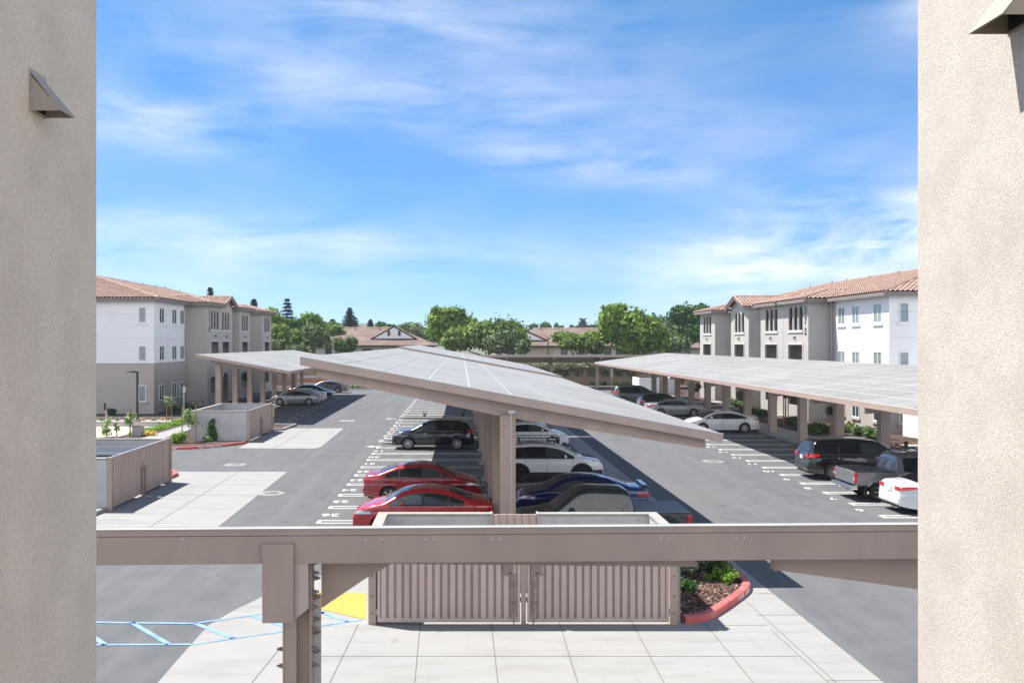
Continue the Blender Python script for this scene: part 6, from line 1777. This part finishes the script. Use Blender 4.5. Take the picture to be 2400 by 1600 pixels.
# low planter and seat wall on the left
x, y, _ = G(324, 1021, .08)
t = thing('planter', 'square grey planter box with a pale rim below the lamp post', 'planter', (x, y, .08))
mb = MB(); mb.hexa([(x - .26, y - .26, .08), (x + .26, y - .26, .08), (x + .26, y + .26, .08), (x - .26, y + .26, .08), (x - .30, y - .30, .68), (x + .30, y - .30, .68), (x + .30, y + .30, .68), (x - .30, y + .30, .68)]); mb.build('pot', M_pot, t)
mb = MB(); mb.box(x - .33, x + .33, y - .33, y + .33, .68, .74); mb.build('rim', M_cap, t)
MB().box(x - .26, x + .26, y - .26, y + .26, .74, .745).build('soil', M_mulch, t)
t = thing('garden_kerb', 'long low white kerb wall behind the tan gravel patch, below the left apartment block', 'low wall', (-25, 63.2, .08))
MB().box(-32, -21.8, 63.1, 63.3, .06, .34).build('wall_face', M_trim, t); MB().box(-32, -21.8, 63.05, 63.35, .34, .40).build('coping', M_cap, t)
flat('gravel_patch', [(-32, 55.5), (-22.3, 55.5), (-22.3, 62.9), (-32, 62.9)], .095, mat('tan gravel', (0.40, 0.31, 0.235), .95, (0.48, 0.39, 0.31), 14, 8, .3, 60))
flat('gravel_patch', [(-22.2, 55.5), (-21.8, 55.5), (-21.8, 62.9), (-22.2, 62.9)], .11, M_kerb)
# bicycle racks
def rack(lab, px, py, n):
    x, y, _ = G(px, py, .1)
    t = thing('bicycle_rack', lab, 'bicycle rack', (x, y, .1))
    for k in range(n):
        xx = x + k * .75
        pts = [(xx, y, .08), (xx, y, .75)] + [(xx + .28 - .28 * math.cos(math.pi * j / 8), y, .75 + .16 * math.sin(math.pi * j / 8)) for j in range(9)] + [(xx + .56, y, .08)]
        MB().path(pts, .028, 8).build('hoop', M_lamp if n == 2 else M_signback, t)
rack('dark looped bicycle rack by the recess of the left apartment block', 443, 960, 2)
rack('metal bicycle rack under the far part of the right carport', 1588, 931, 3)
# picnic table
x, y, _ = G(2128, 1062, .1)
t = thing('picnic_table', 'picnic table with golden wooden top and benches at the right edge', 'picnic table', (x, y, .1))
ax, ay = x - .1, y
MB().box(ax - .07, ax + .07, ay - .07, ay + .07, .1, .82).build('pedestal', M_lamp, t)
mb = MB(); mb.box(ax - .8, ax + 1.0, ay - .75, ay + .75, .82, .88); o = mb.build('tabletop', M_wood, t); bevel(o, .015, 2)
for s in (-1, 1):
    MB().box(ax - .9, ax + 1.0, ay + s * 1.15 - .18, ay + s * 1.15 + .18, .50, .55).build('bench_seat', M_wood, t)
MB().box(ax - .95, ax - .6, ay - .75, ay + .75, .50, .55).build('bench_seat', M_wood, t)
mb = MB(); mb.box(ax - .04, ax + .04, ay - 1.2, ay + 1.2, .42, .48); mb.box(ax - .8, ax + .8, ay - .04, ay + .04, .42, .48); mb.build('frame', M_lamp, t)
# white garden wall at the right edge, in front of the apartment block
t = thing('garden_wall', 'bright white stucco wall at the right edge behind the picnic table', 'wall', (28.6, 54, 0))
mb = MB(); mb.box(28.6, 34, 52.2, 56.6, 0, 2.55); mb.build('wall_face', M_white, t)
MB().box(28.55, 34.05, 52.15, 56.65, 2.55, 2.62).build('coping', M_wframe, t)
# fence with pale rails far left, mobile clutter by the far kerb
t = thing('far_fence', 'orange and white barrier boards beyond the left carport', 'barrier', (-21.5, 116, 0))
M_or = mat('orange barrier board', (0.62, 0.20, 0.06), .6)
for k in range(3): MB().box(-21.6, -17.2, 116, 116.05, .55 + .45 * k, .80 + .45 * k).build('board', M_or if k % 2 else M_wframe, t)
for xx in (-21.5, -19.4, -17.4): MB().box(xx, xx + .08, 116.05, 116.12, 0, 1.8).build('post', M_wframe, t)
# small items: far white kerb block
t = thing('concrete_block', 'long white concrete block beside the far left end bed', 'concrete block', (-13.5, 116.5, 0))
o = MB().box(-14.8, -12.2, 116.3, 116.9, .08, .75).build('block', M_white, t); bevel(o, .05, 2)
# ------------------------------------------------------------------ air
hz = MB().box(-2000, 2000, -80, 2200, -1.2, 62)
hm_ = bpy.data.materials.new('haze air'); hm_.use_nodes = True
hn = hm_.node_tree; hn.nodes.clear()
pv = node(hn, 'ShaderNodeVolumePrincipled')
pv.inputs['Color'].default_value = (0.80, 0.90, 1.0, 1)
pv.inputs['Density'].default_value = 0.00020
pv.inputs['Anisotropy'].default_value = 0.1
ho = node(hn, 'ShaderNodeOutputMaterial')
hn.links.new(pv.outputs[0], ho.inputs['Volume'])
h_o = hz.build('haze', hm_); h_o['kind'] = 'stuff'
